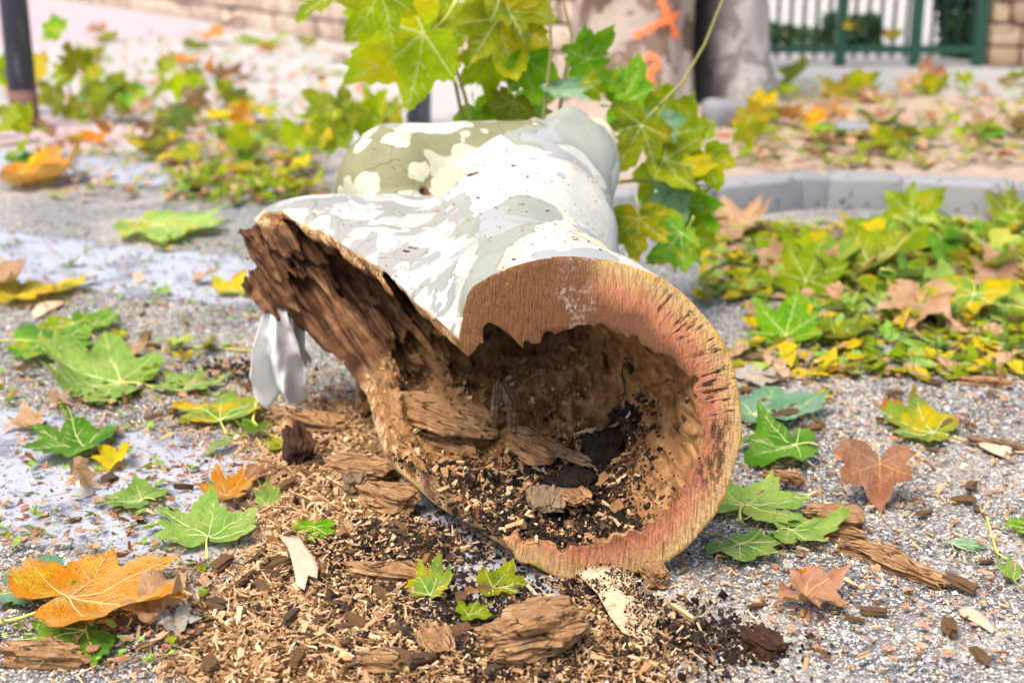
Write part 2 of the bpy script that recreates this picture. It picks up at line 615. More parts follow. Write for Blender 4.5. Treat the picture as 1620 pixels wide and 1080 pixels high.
# ---------------------------------------------------------------- standing plane tree
nt = NT("old_plane_bark", .85, .15)
P = nt.coord()
wob = nt.vmath('SCALE', nt.vmath('SUBTRACT', nt.noise(P, 5, 4, .6, color=True), (.5, .5, .5)), None); wob.node.inputs['Scale'].default_value = .25
Pv = nt.mapping(nt.vmath('ADD', P, wob), (1, 1, .55))
c1 = nt.mix(nt.step(nt.noise(Pv, 7, 2), .47, .50), (.22, .15, .11, 1), (.42, .34, .28, 1))
c1 = nt.mix(nt.step(nt.noise(nt.mapping(Pv, loc=(4, 2, 1)), 9, 2), .55, .58), c1, (.14, .09, .06, 1))
pale = nt.attr('pale')
c2 = nt.mix(nt.step(nt.noise(nt.mapping(Pv, loc=(1, 8, 3)), 8, 3), .45, .52), (.52, .48, .45, 1), (.27, .24, .22, 1))
c1 = nt.mix(pale, c1, c2)
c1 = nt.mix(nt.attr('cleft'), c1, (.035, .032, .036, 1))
tree_bark = nt.done(c1, None, nt.bump(nt.noise(Pv, 22, 6, .65), .9, .02))
tree = tag(empty("plane_tree", (.66, 6.32, 0)), "thick standing plane tree trunk with orange spray marks and dark cleft", "tree")


def trunk_r(th, z):
    """radius of the standing trunk at angle th (0 = +X, -90 deg faces the camera)"""
    def bumpf(c, w): return math.exp(-(((th - math.radians(c) + math.pi) % (2 * math.pi) - math.pi) / math.radians(w)) ** 2)
    flare = math.exp(-z / .22)
    r = .385 + .10 * flare - .02 * z
    r += bumpf(-20, 20) * .05 * (1 + flare) + bumpf(-135, 28) * .05 * (.4 + flare) + bumpf(-95, 16) * .03
    r -= bumpf(-62, 12) * .22 + bumpf(-84, 6) * .05
    r += .03 * mnoise.noise((math.cos(th) * 1.7, math.sin(th) * 1.7, z * 2.2)) + .012 * mnoise.noise((math.cos(th) * 5, math.sin(th) * 5, z * 6))
    return r
NZ, NA = 60, 144
zs_ = [-.05 + 3.4 * (i / (NZ - 1)) ** 1.6 for i in range(NZ)]
V, pale_v, cleft_v = [], [], []
for z in zs_:
    for k in range(NA):
        th = -math.pi + 2 * math.pi * k / NA
        r = trunk_r(th, max(z, 0))
        V.append((r * math.cos(th) + .03 * z, r * math.sin(th), z))
        dg = math.degrees(th)
        pale_v.append(float(sstep(np.array(dg), -56, -50) * (1 - sstep(np.array(dg), 40, 80))) * .9)
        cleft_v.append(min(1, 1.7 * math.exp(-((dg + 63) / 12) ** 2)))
Fc = [(i * NA + k, i * NA + (k + 1) % NA, (i + 1) * NA + (k + 1) % NA, (i + 1) * NA + k) for i in range(NZ - 1) for k in range(NA)]
me = mesh("trunk", V, Fc)
fattr(me, 'pale', pale_v); fattr(me, 'cleft', cleft_v)
obj("trunk", me, tree_bark, tree)
for s, (dx, dy) in enumerate(((.9, .3), (-.8, .5), (.1, -.2))):
    pts = [(.1 + dx * t, dy * t, 3.1 + 1.9 * t ** .9) for t in np.linspace(0, 1, 8)]
    obj("limb", mesh("limb", *tube(pts, [.2 - .11 * t for t in np.linspace(0, 1, 8)], 14)), tree_bark, tree)
nt = NT("orange_spray_paint", .6, .3)
P = nt.coord()
spray_mat = nt.done(nt.mix(nt.noise(P, 30, 4), (.95, .17, .04, 1), (.95, .26, .09, 1)))


def spray(px_pts, width):
    """a painted stroke lying on the trunk surface, following the bark"""
    dense = []
    for a, b in zip(px_pts[:-1], px_pts[1:]):
        for t in np.linspace(0, 1, 7)[:-1]:
            dense.append((a[0] + (b[0] - a[0]) * t, a[1] + (b[1] - a[1]) * t))
    dense.append(px_pts[-1])
    pts = []
    for q in dense:
        Y = 5.93
        for _ in range(8):
            w = PY(q[0], q[1], Y) - np.array([.66, 6.32, 0])
            z = max(w[2], 0); xx = w[0] - .03 * z
            lo = math.asin(max(-.98, min(.98, xx / .42)))
            th = -math.pi / 2 + lo
            for _2 in range(6):
                th = -math.acos(max(-.99, min(.99, xx / trunk_r(th, z))))
            Y = 6.32 + trunk_r(th, z) * math.sin(th)
        r = trunk_r(th, z) + .006
        pts.append((th, z, r))
    V, Fc = [], []
    for i, (th, z, r) in enumerate(pts):
        a, b = pts[max(i - 1, 0)], pts[min(i + 1, len(pts) - 1)]
        dx, dz = (b[0] - a[0]) * r, b[1] - a[1]; l = math.hypot(dx, dz) + 1e-9
        wd = width * (.75 + .35 * math.sin(i * 1.3))
        for s in (-1, 0, 1):
            t2 = th - dz / l * s * wd / 2 / r; z2 = z + dx / l * s * wd / 2
            rr = trunk_r(t2, max(z2, 0)) + (.005 if s == 0 else .003)
            V.append((rr * math.cos(t2) + .03 * z2, rr * math.sin(t2), z2))
        if i:
            k = i * 3
            Fc += [(k - 3, k - 2, k + 1, k), (k - 2, k - 1, k + 2, k + 1)]
    obj("spray_mark", mesh("spray_mark", V, Fc), spray_mat, tree)
spray([(1004, 58), (1030, 44), (1052, 33), (1076, 22)], .034)
spray([(1046, 0), (1053, 18), (1062, 36), (1072, 62)], .036)
spray([(1016, 98), (1028, 88), (1040, 94), (1042, 106), (1026, 112), (1014, 116)], .030)
spray([(1016, 114), (1030, 122), (1032, 134), (1024, 138)], .028)
spray([(1026, 142), (1031, 150)], .03)

# ---------------------------------------------------------------- bollards
nt = NT("bollard_paint", .45, .5)
P = nt.coord()
c1 = nt.mix(nt.step(nt.noise(nt.mapping(P, (1, 1, .2)), 30, 5, .6), .52, .66), (.045, .055, .075, 1), (.15, .17, .20, 1))
bol_mat = nt.done(c1, nt.math('ADD', .35, nt.math('MULTIPLY', nt.noise(P, 20, 3), .4)))
nt = NT("rusty_steel", .9, .2)
P = nt.coord()
rust_mat = nt.done(nt.mix(nt.noise(P, 25, 6, .65), (.10, .055, .05, 1), (.23, .12, .09, 1)), None, nt.bump(nt.noise(P, 90, 4), .5, .002))


def bollard(x, y, label, rust_h, r=.054):
    b = tag(empty("bollard", (x, y, .012)), label, "bollard", "steel bollards at the crossing")
    prof = [(r, rust_h), (r, 1.0), (r * .97, 1.02), (r * .7, 1.045), (r * .3, 1.055)]
    obj("post", mesh("post", *tube([(0, 0, z) for _, z in prof], [q for q, _ in prof], 28)), bol_mat, b)
    obj("rusted_foot", mesh("rusted_foot", *tube([(0, 0, -.02), (0, 0, .02), (0, 0, rust_h + .002)], [r + .0018, r + .0012, r + .0012], 28)), rust_mat, b)
    obj("collar", mesh("collar", *tube([(0, 0, .90), (0, 0, .905), (0, 0, .935), (0, 0, .94)], [r, r + .006, r + .006, r], 28)), bol_mat, b)
bollard(-1.92, 5.62, "dark grey steel bollard with a rusty foot at the left edge", .15)
bollard(-.37, 5.66, "dark blue steel bollard rising behind the log and shoots", .015, .05)
# ------------------------------------------------------------------ the hollow plane log
LOG_STATIONS = [
    (1.60, .072, .215, {0: .226, 30: .227, 60: .218, 90: .206, 110: .208, 125: .21, 130: .196, 141: .168, 150: .165, 165: .18, 180: .2, 210: .21, 240: .2, 257: .196, 270: .216, 290: .226, 305: .234, 325: .23}),
    (1.74, .070, .215, {0: .226, 30: .227, 60: .219, 90: .206, 110: .208, 125: .21, 130: .197, 141: .170, 150: .17, 165: .19, 180: .2, 210: .215, 240: .205, 257: .197, 270: .214, 290: .224, 305: .232, 325: .23}),
    (1.85, .050, .215, {0: .215, 30: .214, 60: .212, 90: .207, 110: .205, 126: .202, 134: .192, 145: .190, 155: .205, 165: .22, 180: .23, 210: .237, 225: .235, 240: .215, 257: .205, 270: .21, 300: .215, 330: .215}),
    (1.97, .030, .220, {0: .18, 30: .185, 60: .197, 90: .205, 110: .198, 128: .193, 145: .203, 165: .24, 180: .26, 195: .27, 210: .273, 225: .262, 240: .24, 257: .222, 270: .214, 300: .21, 330: .2}),
    (2.15, .000, .225, {0: .175, 30: .19, 60: .20, 90: .203, 110: .193, 128: .187, 140: .21, 154: .275, 165: .3, 180: .29, 195: .275, 206: .266, 225: .25, 240: .235, 257: .225, 270: .215, 300: .205, 330: .195}),
    (2.33, -.03, .235, {0: .20, 31: .232, 60: .222, 90: .2, 110: .187, 128: .178, 136: .195, 148: .27, 160: .405, 171: .435, 181: .395, 193: .325, 206: .275, 225: .25, 240: .235, 257: .23, 270: .22, 300: .21, 330: .21}),
    (2.39, -.025, .24, {0: .20, 31: .232, 60: .222, 90: .197, 110: .185, 128: .175, 136: .19, 148: .27, 160: .39, 171: .41, 181: .38, 193: .32, 206: .275, 225: .25, 240: .235, 257: .23, 270: .22, 300: .21, 330: .21}),
    (2.48, -.02, .25, {0: .195, 31: .222, 60: .215, 90: .19, 110: .178, 128: .165, 148: .19, 160: .21, 171: .22, 181: .22, 206: .22, 240: .22, 270: .215, 300: .21, 330: .21}),
    (2.60, .000, .27, {0: .178, 31: .205, 60: .198, 90: .175, 110: .165, 150: .165, 180: .17, 220: .18, 270: .2, 300: .2, 330: .19}),
    (2.80, .030, .30, {0: .15, 31: .185, 60: .18, 90: .135, 150: .14, 180: .15, 270: .17, 330: .155}),
    (3.00, .030, .31, {0: .12, 90: .11, 180: .12, 270: .12}),
]
TEAR_EDGE = {0: 1.0, 128: 1.0, 136: 1.55, 141: 1.72, 146: 1.86, 150: 1.95, 154: 2.13, 160: 2.33, 171: 2.35, 181: 2.32, 193: 2.25, 206: 2.17, 211: 2.07, 215: 1.97, 231: 1.83, 251: 1.72, 260: 1.5, 272: 1.0, 359: 1.0}
WALL_FRONT = {0: .050, 18: .052, 38: .073, 60: .08, 73: .077, 95: .081, 112: .09, 117: .092, 121: .10, 124: .06, 128: .038, 134: .034, 141: .022, 150: .022, 200: .03, 240: .028, 257: .03, 271: .043, 290: .05, 305: .055, 325: .05, 340: .048}
WALL_BACK = {0: .045, 60: .055, 90: .055, 120: .045, 140: .028, 155: .026, 163: .05, 171: .085, 181: .09, 193: .07, 206: .05, 218: .03, 240: .03, 270: .06, 300: .06, 330: .05}


def ptab(d, width=3):
    """periodic table over 720 half-degrees, lightly smoothed"""
    k = sorted(d)
    th = np.arange(720) * 0.5
    t = np.interp(th, np.array(k + [k[0] + 360]), np.array([d[i] for i in k] + [d[k[0]]]), period=None)
    if width:
        w = np.hanning(2 * width * 2 + 3); w /= w.sum()
        t = np.convolve(np.concatenate([t[-40:], t, t[:40]]), w, mode='same')[40:-40]
    return t


VOX = 0.0034
lx = np.arange(-0.52, 0.345, VOX); ly = np.arange(1.66, 2.92, VOX); lz = np.arange(-0.03, 0.535, VOX)
LX, LZ = np.meshgrid(lx, lz, indexing='ij')
sy_ = np.array([s[0] for s in LOG_STATIONS])
tabs = np.array([ptab(s[3], 5) for s in LOG_STATIONS])
fine = np.linspace(1.6, 3.0, 281)


def along(vals):
    v = np.stack([np.interp(fine, sy_, vals[:, j]) for j in range(vals.shape[1])], 1)
    w = np.hanning(13); w /= w.sum()
    pad = np.concatenate([np.repeat(v[:1], 6, 0), v, np.repeat(v[-1:], 6, 0)])
    return np.stack([np.convolve(pad[:, j], w, mode='valid') for j in range(v.shape[1])], 1)


Rtab = along(tabs)
Ctab = along(np.array([[s[1], s[2]] for s in LOG_STATIONS]))
tear_t = ptab(TEAR_EDGE, 2); tear_g = np.gradient(tear_t, math.radians(0.5))
wf_t, wb_t = ptab(WALL_FRONT, 1), ptab(WALL_BACK, 3)
shape = (len(lx), len(ly), len(lz))
Dout = np.empty(shape, np.float32); Dtear = np.empty(shape, np.float32); Wall = np.empty(shape, np.float32); Ang = np.empty(shape, np.float32)
for j, Y in enumerate(ly):
    f = np.clip((Y - 1.6) / 0.005, 0, 279.999); i0 = int(f); f -= i0
    R = Rtab[i0] * (1 - f) + Rtab[i0 + 1] * f
    cx, cz = Ctab[i0] * (1 - f) + Ctab[i0 + 1] * f
    dx, dz = LX - cx, LZ - cz
    rho = np.hypot(dx, dz)
    th = (np.degrees(np.arctan2(dz, dx)) % 360) * 2
    k0 = th.astype(int) % 720; k1 = (k0 + 1) % 720; fr = th - np.floor(th)
    lookup = lambda T: T[k0] * (1 - fr) + T[k1] * fr
    Dout[:, j] = (rho - lookup(R)) * 0.92
    g = lookup(tear_g) / np.maximum(rho, .12)
    Dtear[:, j] = (lookup(tear_t) - Y) / np.sqrt(1 + np.minimum(g * g, 40))
    b = float(sstep(np.array(Y), 1.76, 1.98))
    Wall[:, j] = lookup(wf_t) * (1 - b) + lookup(wb_t) * b
    Ang[:, j] = (th * 0.5 + 160) % 360 - 160
X3 = lx[:, None, None].astype(np.float32); Y3 = ly[None, :, None].astype(np.float32); Z3 = lz[None, None, :].astype(np.float32)


def gn(cell, seed):
    return grid_noise(lx, ly, lz, cell, seed)


def capsule(a, b, r0, r1):
    a = np.array(a); b = np.array(b); ab = b - a; l2 = (ab * ab).sum()
    t = np.clip(((X3 - a[0]) * ab[0] + (Y3 - a[1]) * ab[1] + (Z3 - a[2]) * ab[2]) / l2, 0, 1)
    d = np.sqrt((X3 - a[0] - t * ab[0]) ** 2 + (Y3 - a[1] - t * ab[1]) ** 2 + (Z3 - a[2] - t * ab[2]) ** 2)
    return d - (r0 + (r1 - r0) * t)


trunk_only = Dout.copy()
# side branch, sawn off short, and the knobs at the far end
sa, sb = np.array([0.02, 2.68, .335]), np.array([-0.205, 2.545, .360])
stub = capsule(sa, sb, .130, .118)
sn = np.array([-0.55, 0.83, 0.0]); sn /= np.linalg.norm(sn)
se = np.array([-0.285, 2.60, .37])
stub_cut = (X3 - se[0]) * sn[0] + (Y3 - se[1]) * sn[1] + (Z3 - se[2]) * sn[2]
stub = smax(stub, stub_cut, .04)
Dout = smin(Dout, stub, .03)
Dout = smin(Dout, capsule((.085, 2.70, .40), (.112, 2.76, .455), .04, .028), .045)
Dout = smin(Dout, capsule((.15, 2.66, .385), (.168, 2.76, .42), .045, .03), .05)
kn = PY(603, 372, 2.19)
Dout = smin(Dout, capsule(kn + np.array([0, 0, -.012]), kn + np.array([0, .01, -.012]), .017, .017), .018)
Dout += gn((.16, .2, .16), 11) * .004 + gn((.05, .07, .05), 12) * .0028
def log_hit(px, py):
    """first point of the bark surface seen at a photo position"""
    d = ray(px, py); o = np.array([0, 0, CAM_H])
    ts = np.arange(1.66, 2.9, .002) / d[1]
    pts = o + ts[:, None] * d
    g = (pts - np.array([lx[0], ly[0], lz[0]])) / VOX
    ok = ((g > 1) & (g < np.array(shape) - 3)).all(1)
    v = np.where(ok, sample(Dout, np.clip(g, 1, np.array(shape) - 3)), 1)
    k = np.argmax(v < 0)
    return pts[k] if v[k] < 0 else None
ha, hb = log_hit(672, 303), log_hit(750, 274)
slit = capsule(ha, hb, .010, .013) if ha is not None and hb is not None else np.full(shape, 1., np.float32)
bare = np.exp(-((Ang + 360 * (Ang < 0) - 185) / 21) ** 2) * sstep(Y3, 2.08, 2.22) * sstep(-X3, .16, .24) * (1 - sstep(Z3, .33, .36))
# long fibres of the torn wall run down from the tip towards the mouth
FD = np.array([.55, -.60, -.57]); FD /= np.linalg.norm(FD)
F1 = np.cross(FD, [0, 0, 1.]); F1 /= np.linalg.norm(F1); F2 = np.cross(FD, F1)
ia = int(np.searchsorted(lx, -.02)); j0, j1 = int(np.searchsorted(ly, 1.90)), int(np.searchsorted(ly, 2.52))


def fibre_noise(cross, long_, seed):
    tab = np.random.default_rng(seed).uniform(-1, 1, (64, 64, 64)).astype(np.float32)
    x, y, z = lx[:ia, None, None], ly[None, j0:j1, None], lz[None, None, :]
    idx, fr = [], []
    for e, c in ((F1, cross), (F2, cross), (FD, long_)):
        t = ((x * e[0] + y * e[1] + z * e[2]) / c + 200).astype(np.float32)
        i = np.floor(t); f = t - i
        idx.append(i.astype(np.int32) & 63); fr.append(f * f * (3 - 2 * f))
    out = 0
    for a in (0, 1):
        for b in (0, 1):
            for c in (0, 1):
                w = (fr[0] if a else 1 - fr[0]) * (fr[1] if b else 1 - fr[1]) * (fr[2] if c else 1 - fr[2])
                out = out + w * tab[(idx[0] + a) & 63, (idx[1] + b) & 63, (idx[2] + c) & 63]
    return out


fn = fibre_noise(.020, .22, 51) * .016 + (np.abs(fibre_noise(.011, .12, 52)) - .35) * .018 + fibre_noise(.0065, .06, 53) * .005
tipn = sstep(-lx[:ia], .33, .42)[:, None, None]
fn = fn * (1 + 1.0 * tipn) + tipn * (gn((.016, .03, .012), 54)[:ia, j0:j1] * .010 + np.abs(gn((.03, .05, .022), 55)[:ia, j0:j1]) * .022 - .006)
strip = np.zeros(shape, np.float32)
strip[:ia, j0:j1] = fn * (sstep(-lx[:ia], .02, .09)[:, None, None] * sstep(ly[j0:j1], 1.92, 2.0)[None, :, None])
Dout += strip * bare
Dcav = trunk_only + Wall
fib = gn((.010, .09, .010), 21)
lump = gn((.045, .07, .045), 22)
blk = gn((.022, .03, .022), 23)
Dcav += (lump * .017 * sstep(Y3, 1.72, 1.9) + blk * .011 * sstep(Y3, 1.73, 1.88)) * (1 - .7 * sstep(-X3, .06, .16)) + fib * .007 * (1 - sstep(-X3, .06, .16)) - strip * 1.3 + gn((.006, .02, .006), 24) * .0022
back = np.interp(lx, [-.48, -.42, -.3, -.2, -.12, -.04, .02], [2.42, 2.40, 2.30, 2.235, 2.22, 2.32, 2.43]).astype(np.float32)[:, None, None] + gn((.03, .5, .15), 36) * .012 + strip * 2.0 + (gn((.07, .2, .07), 25) * .035 + gn((.025, .1, .025), 26) * .018) * (1 - .6 * sstep(-X3, .05, .15))
Dcav += gn((.016, 2.0, .016), 33) * .006 * (1 - sstep(Y3, 1.78, 1.9))
Dcav = smax(Dcav, Y3 - back, .035)
Dcav = smax(Dcav, .032 + .07 * sstep(Y3, 1.9, 2.25) - .05 * sstep(-X3, .0, -.2) - Z3 + lump * .012 + blk * .006, .03)
tear = Dtear + (fib * .017 + lump * .012 + blk * .006) * (1 - bare) + strip * 1.8
depth0 = sstep(-Dout, .010, .04)
tear = Dtear + (tear - Dtear) * (0.10 + .90 * depth0) - .95 * np.clip(-Dout, 0, .03)
# the bark has shrunk back a little less than the wood along the upper lip
cut = (1.700 + .12 * Z3) - Y3 + gn((.05, 1, .05), 27) * .0022 + gn((.012, 1, .09), 28) * .0008
cut += .006 * (gn((.09, .5, .09), 29) > .75)
D = np.maximum(Dout, cut)
D = np.maximum(D, -slit)
D = smax(D, tear, .004)
D = np.maximum(D, -Dcav)
D = np.maximum(D, Y3 - 2.895)
D = np.maximum(D, -Z3 - 0.004)
D[0], D[-1] = 1, 1; D[:, 0], D[:, -1] = 1, 1; D[:, :, 0], D[:, :, -1] = 1, 1
LV, LQ, LG = surface_nets(D, lx, ly, lz)
a_do = sample(Dout, LG); a_cut = sample(cut, LG); a_tear = sample(tear, LG); a_cav = sample(Dcav, LG); a_ang = sample(Ang, LG)
a_stub = sample(stub, LG) - sample(trunk_only, LG)
a_end = np.maximum(sample(np.broadcast_to(stub_cut, shape), LG) + .006, LV[:, 1] - 2.888)
# drop small loose crumbs of mesh: keep the largest connected piece
par = np.arange(len(LV))
for _ in range(200):
    m = par[LQ].min(1)
    new = par.copy()
    for c in range(4): np.minimum.at(new, LQ[:, c], m)
    new = new[new]
    if (new == par).all(): break
    par = new
keepv = par == np.bincount(par).argmax()
LQ = LQ[keepv[LQ].all(1)]
vn_cls = np.zeros(len(LV), int)                      # 0 cavity wood
vn_cls[a_tear > -.0045] = 1                          # torn edge
vn_cls[a_cut > -.0022] = 2                           # sawn face
vn_cls[((a_do > -.0035) & (a_cut < -.0022)) | ((a_do > -.009) & (a_tear > -.0045) & (a_cut < -.0022))] = 3   # bark
a_bare = sample(bare, LG)
vn_cls[(vn_cls == 3) & (a_bare > .3)] = 1
vn_cls[(a_end > 0) & (LV[:, 1] > 2.4)] = 4           # far sawn ends
fc = np.sort(vn_cls[LQ], 1)[:, 1]
# staining of old rot at mouth and upper lip, plus shade painted deeper inside
stain_shade = np.clip(.85 * sstep(-LV[:, 0], .14, .32) * sstep(LV[:, 2], .07, .17) + .6 * sstep(LV[:, 1], 1.92, 2.25) * sstep(LV[:, 2], .12, .3) + .25 * sstep(LV[:, 1], 2.0, 2.3), 0, 1)
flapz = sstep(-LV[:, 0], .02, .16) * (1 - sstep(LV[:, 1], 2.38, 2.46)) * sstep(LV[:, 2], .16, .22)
olive = sstep(-a_stub, -.02, .03)
LN = {}


def log_part(name, cls, material, parent):
    F_ = LQ[fc == cls]
    u, inv = np.unique(F_, return_inverse=True)
    me = mesh_np(name, LV[u], inv.reshape(F_.shape))
    for nm, v in (('depth', -a_do), ('ang', a_ang), ('stain_shade', stain_shade), ('flap', flapz), ('olive', olive), ('bare', a_bare)):
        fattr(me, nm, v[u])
    return obj(name, me, material, parent)


# --- materials of the log
nt = NT("plane_bark", 0.62, 0.3)
P0 = nt.coord()
wob = nt.vmath('SCALE', nt.vmath('SUBTRACT', nt.noise(P0, 14, 4, .6, color=True), (.5, .5, .5)), None)
wob.node.inputs['Scale'].default_value = 0.05
P = nt.vmath('ADD', P0, wob)
Pm = nt.mapping(P, (1.0, .55, 1.0))
olv, flp, dep = nt.attr('olive'), nt.attr('flap'), nt.attr('depth')
white = nt.mix(nt.noise(P0, 5, 3), (.60, .565, .475, 1), (.51, .49, .43, 1))
col = white
n1 = nt.noise(nt.mapping(Pm, loc=(3.1, .4, .2)), 5.6, 1.5, .45)
cream = nt.step(n1, .60, .608)
col = nt.mix(cream, col, (.70, .60, .38, 1))
line = lambda n_, t: nt.math('MULTIPLY', nt.step(n_, t - .012, t), nt.step(n_, t + .006, t + .001))
n2 = nt.noise(nt.mapping(Pm, loc=(.3, 1.7, 5.2)), 6.2, 1.2, .4)
grey = nt.step(nt.math('ADD', n2, nt.math('MULTIPLY', flp, .05)), .572, .578)
col = nt.mix(grey, col, nt.mix(nt.noise(P0, 22, 3), (.24, .25, .205, 1), (.33, .335, .28, 1)))
n3 = nt.noise(nt.mapping(Pm, loc=(7.3, 2.7, 1.2)), 12, 1.0, .4)
grey2 = nt.step(nt.math('ADD', n3, nt.math('MULTIPLY', flp, .07)), .64, .646)
col = nt.mix(grey2, col, (.34, .335, .325, 1))
flake_shadows = nt.math('MAXIMUM', line(n2, .575), nt.math('MAXIMUM', line(n3, .643), line(n1, .604)))  # thin dark outlines, painted as shadows of the bark flake edges
col = nt.mix(nt.math('MULTIPLY', flake_shadows, nt.math('MULTIPLY', nt.step(nt.noise(P0, 25, 2), .4, .6), .55)), col, (.24, .20, .14, 1))
# the torn flap: lavender grey plates with cream islands
flapcol = nt.mix(nt.step(nt.noise(nt.mapping(P, loc=(1, 2, 3)), 17, 1.5, .5), .50, .506), (.42, .405, .37, 1), (.29, .28, .25, 1))
flapcol = nt.mix(nt.step(nt.noise(nt.mapping(P, loc=(4, 2, 7)), 13, 1, .5), .615, .622), flapcol, (.70, .64, .48, 1))
flapcol = nt.mix(nt.step(nt.noise(nt.mapping(P, loc=(9, 1, 2)), 26, 1, .5), .64, .65), flapcol, (.64, .63, .60, 1))
fm = nt.step(nt.math('ADD', flp, nt.math('MULTIPLY', nt.math('SUBTRACT', nt.noise(P, 10, 2), .5), 1.3)), .48, .50)
col = nt.mix(fm, col, flapcol)
# the side branch: olive side with pale ovals, white top
ol = nt.mix(nt.noise(P0, 18, 4), (.17, .165, .08, 1), (.26, .25, .125, 1))
ol = nt.mix(nt.step(nt.voronoi(nt.mapping(P, (.8, 1, 1.1), loc=(.13, .2, .31)), 16.0), .36, .345), ol, (.56, .53, .36, 1))
ol = nt.mix(nt.step(nt.noise(nt.mapping(P, loc=(.7, .2, .1)), 11, 1, .4), .60, .606), ol, (.43, .43, .30, 1))
sepz = nt.n("SeparateXYZ"); nt.set(sepz.inputs[0], P0)
up = nt.math('ADD', sepz.outputs[2], nt.math('MULTIPLY', nt.math('SUBTRACT', nt.noise(P, 9, 1.5), .5), .16))
om = nt.math('MULTIPLY', nt.step(nt.math('ADD', olv, nt.math('MULTIPLY', nt.math('SUBTRACT', nt.noise(P, 8, 2), .5), .8)), .5, .52), nt.step(up, .468, .462))
col = nt.mix(om, col, ol)
mott = nt.noise(P0, 55, 6, .7)
col = nt.mix(nt.math('MULTIPLY', nt.step(mott, .46, .70), .35), col, nt.mix(.55, col, (.30, .25, .17, 1)))
crk = nt.math('MULTIPLY', nt.step(nt.voronoi(nt.mapping(P, (1, .5, 1)), 34, 'DISTANCE_TO_EDGE'), .016, .0), nt.step(nt.noise(P0, 12, 3), .52, .62))
col = nt.mix(nt.math('MULTIPLY', crk, .5), col, (.20, .15, .09, 1))
# underside: greenish brown scales
und = nt.mix(nt.step(nt.noise(P, 16, 2), .5, .51), (.44, .30, .16, 1), (.36, .34, .17, 1))
und = nt.mix(nt.step(nt.noise(nt.mapping(P, loc=(2, 9, 1)), 20, 2), .55, .56), und, (.66, .52, .38, 1))
low = nt.math('ADD', sepz.outputs[2], nt.math('MULTIPLY', nt.math('SUBTRACT', nt.noise(P, 9, 1.5), .5), .1))
col = nt.mix(nt.step(low, .15, .13), col, und)
# sawdust freckles and yellow-green rubs
fleck = nt.step(nt.noise(P0, 330, 2, .5), .71, .74)
fleck = nt.math('MULTIPLY', fleck, nt.step(nt.noise(P0, 9, 2), .40, .62))
col = nt.mix(fleck, col, (.24, .13, .05, 1))
rub = nt.math('MULTIPLY', nt.step(nt.noise(nt.mapping(P, (6, 30, 6), rot=(0, 0, .9)), 3.2, 3), .68, .71), nt.step(nt.noise(P0, 7, 1), .55, .6))
col = nt.mix(rub, col, (.62, .60, .10, 1))
rimc = nt.mix(nt.step(nt.noise(P0, 40, 4), .42, .6), (.34, .16, .06, 1), (.66, .43, .22, 1))
rimc = nt.mix(nt.step(nt.voronoi(P0, 75, 'DISTANCE_TO_EDGE'), .05, .02), rimc, (.07, .03, .015, 1))
col = nt.mix(nt.step(dep, .0022, .0032), col, nt.mix(nt.step(nt.noise(P0, 20, 2), .40, .6), (.22, .10, .04, 1), (.66, .45, .12, 1)))
col = nt.mix(nt.step(dep, .0042, .0052), col, rimc)
hgt = nt.math('ADD', nt.math('MULTIPLY', nt.math('ADD', grey, nt.math('ADD', grey2, cream)), -.5), nt.math('MULTIPLY', nt.noise(P0, 90, 5, .6), .7))
hgt = nt.math('ADD', hgt, nt.math('MULTIPLY', om, .6))
bark_mat = nt.done(col, nt.math('ADD', .5, nt.math('MULTIPLY', nt.noise(P0, 30, 2), .25)), nt.bump(hgt, .9, .004))


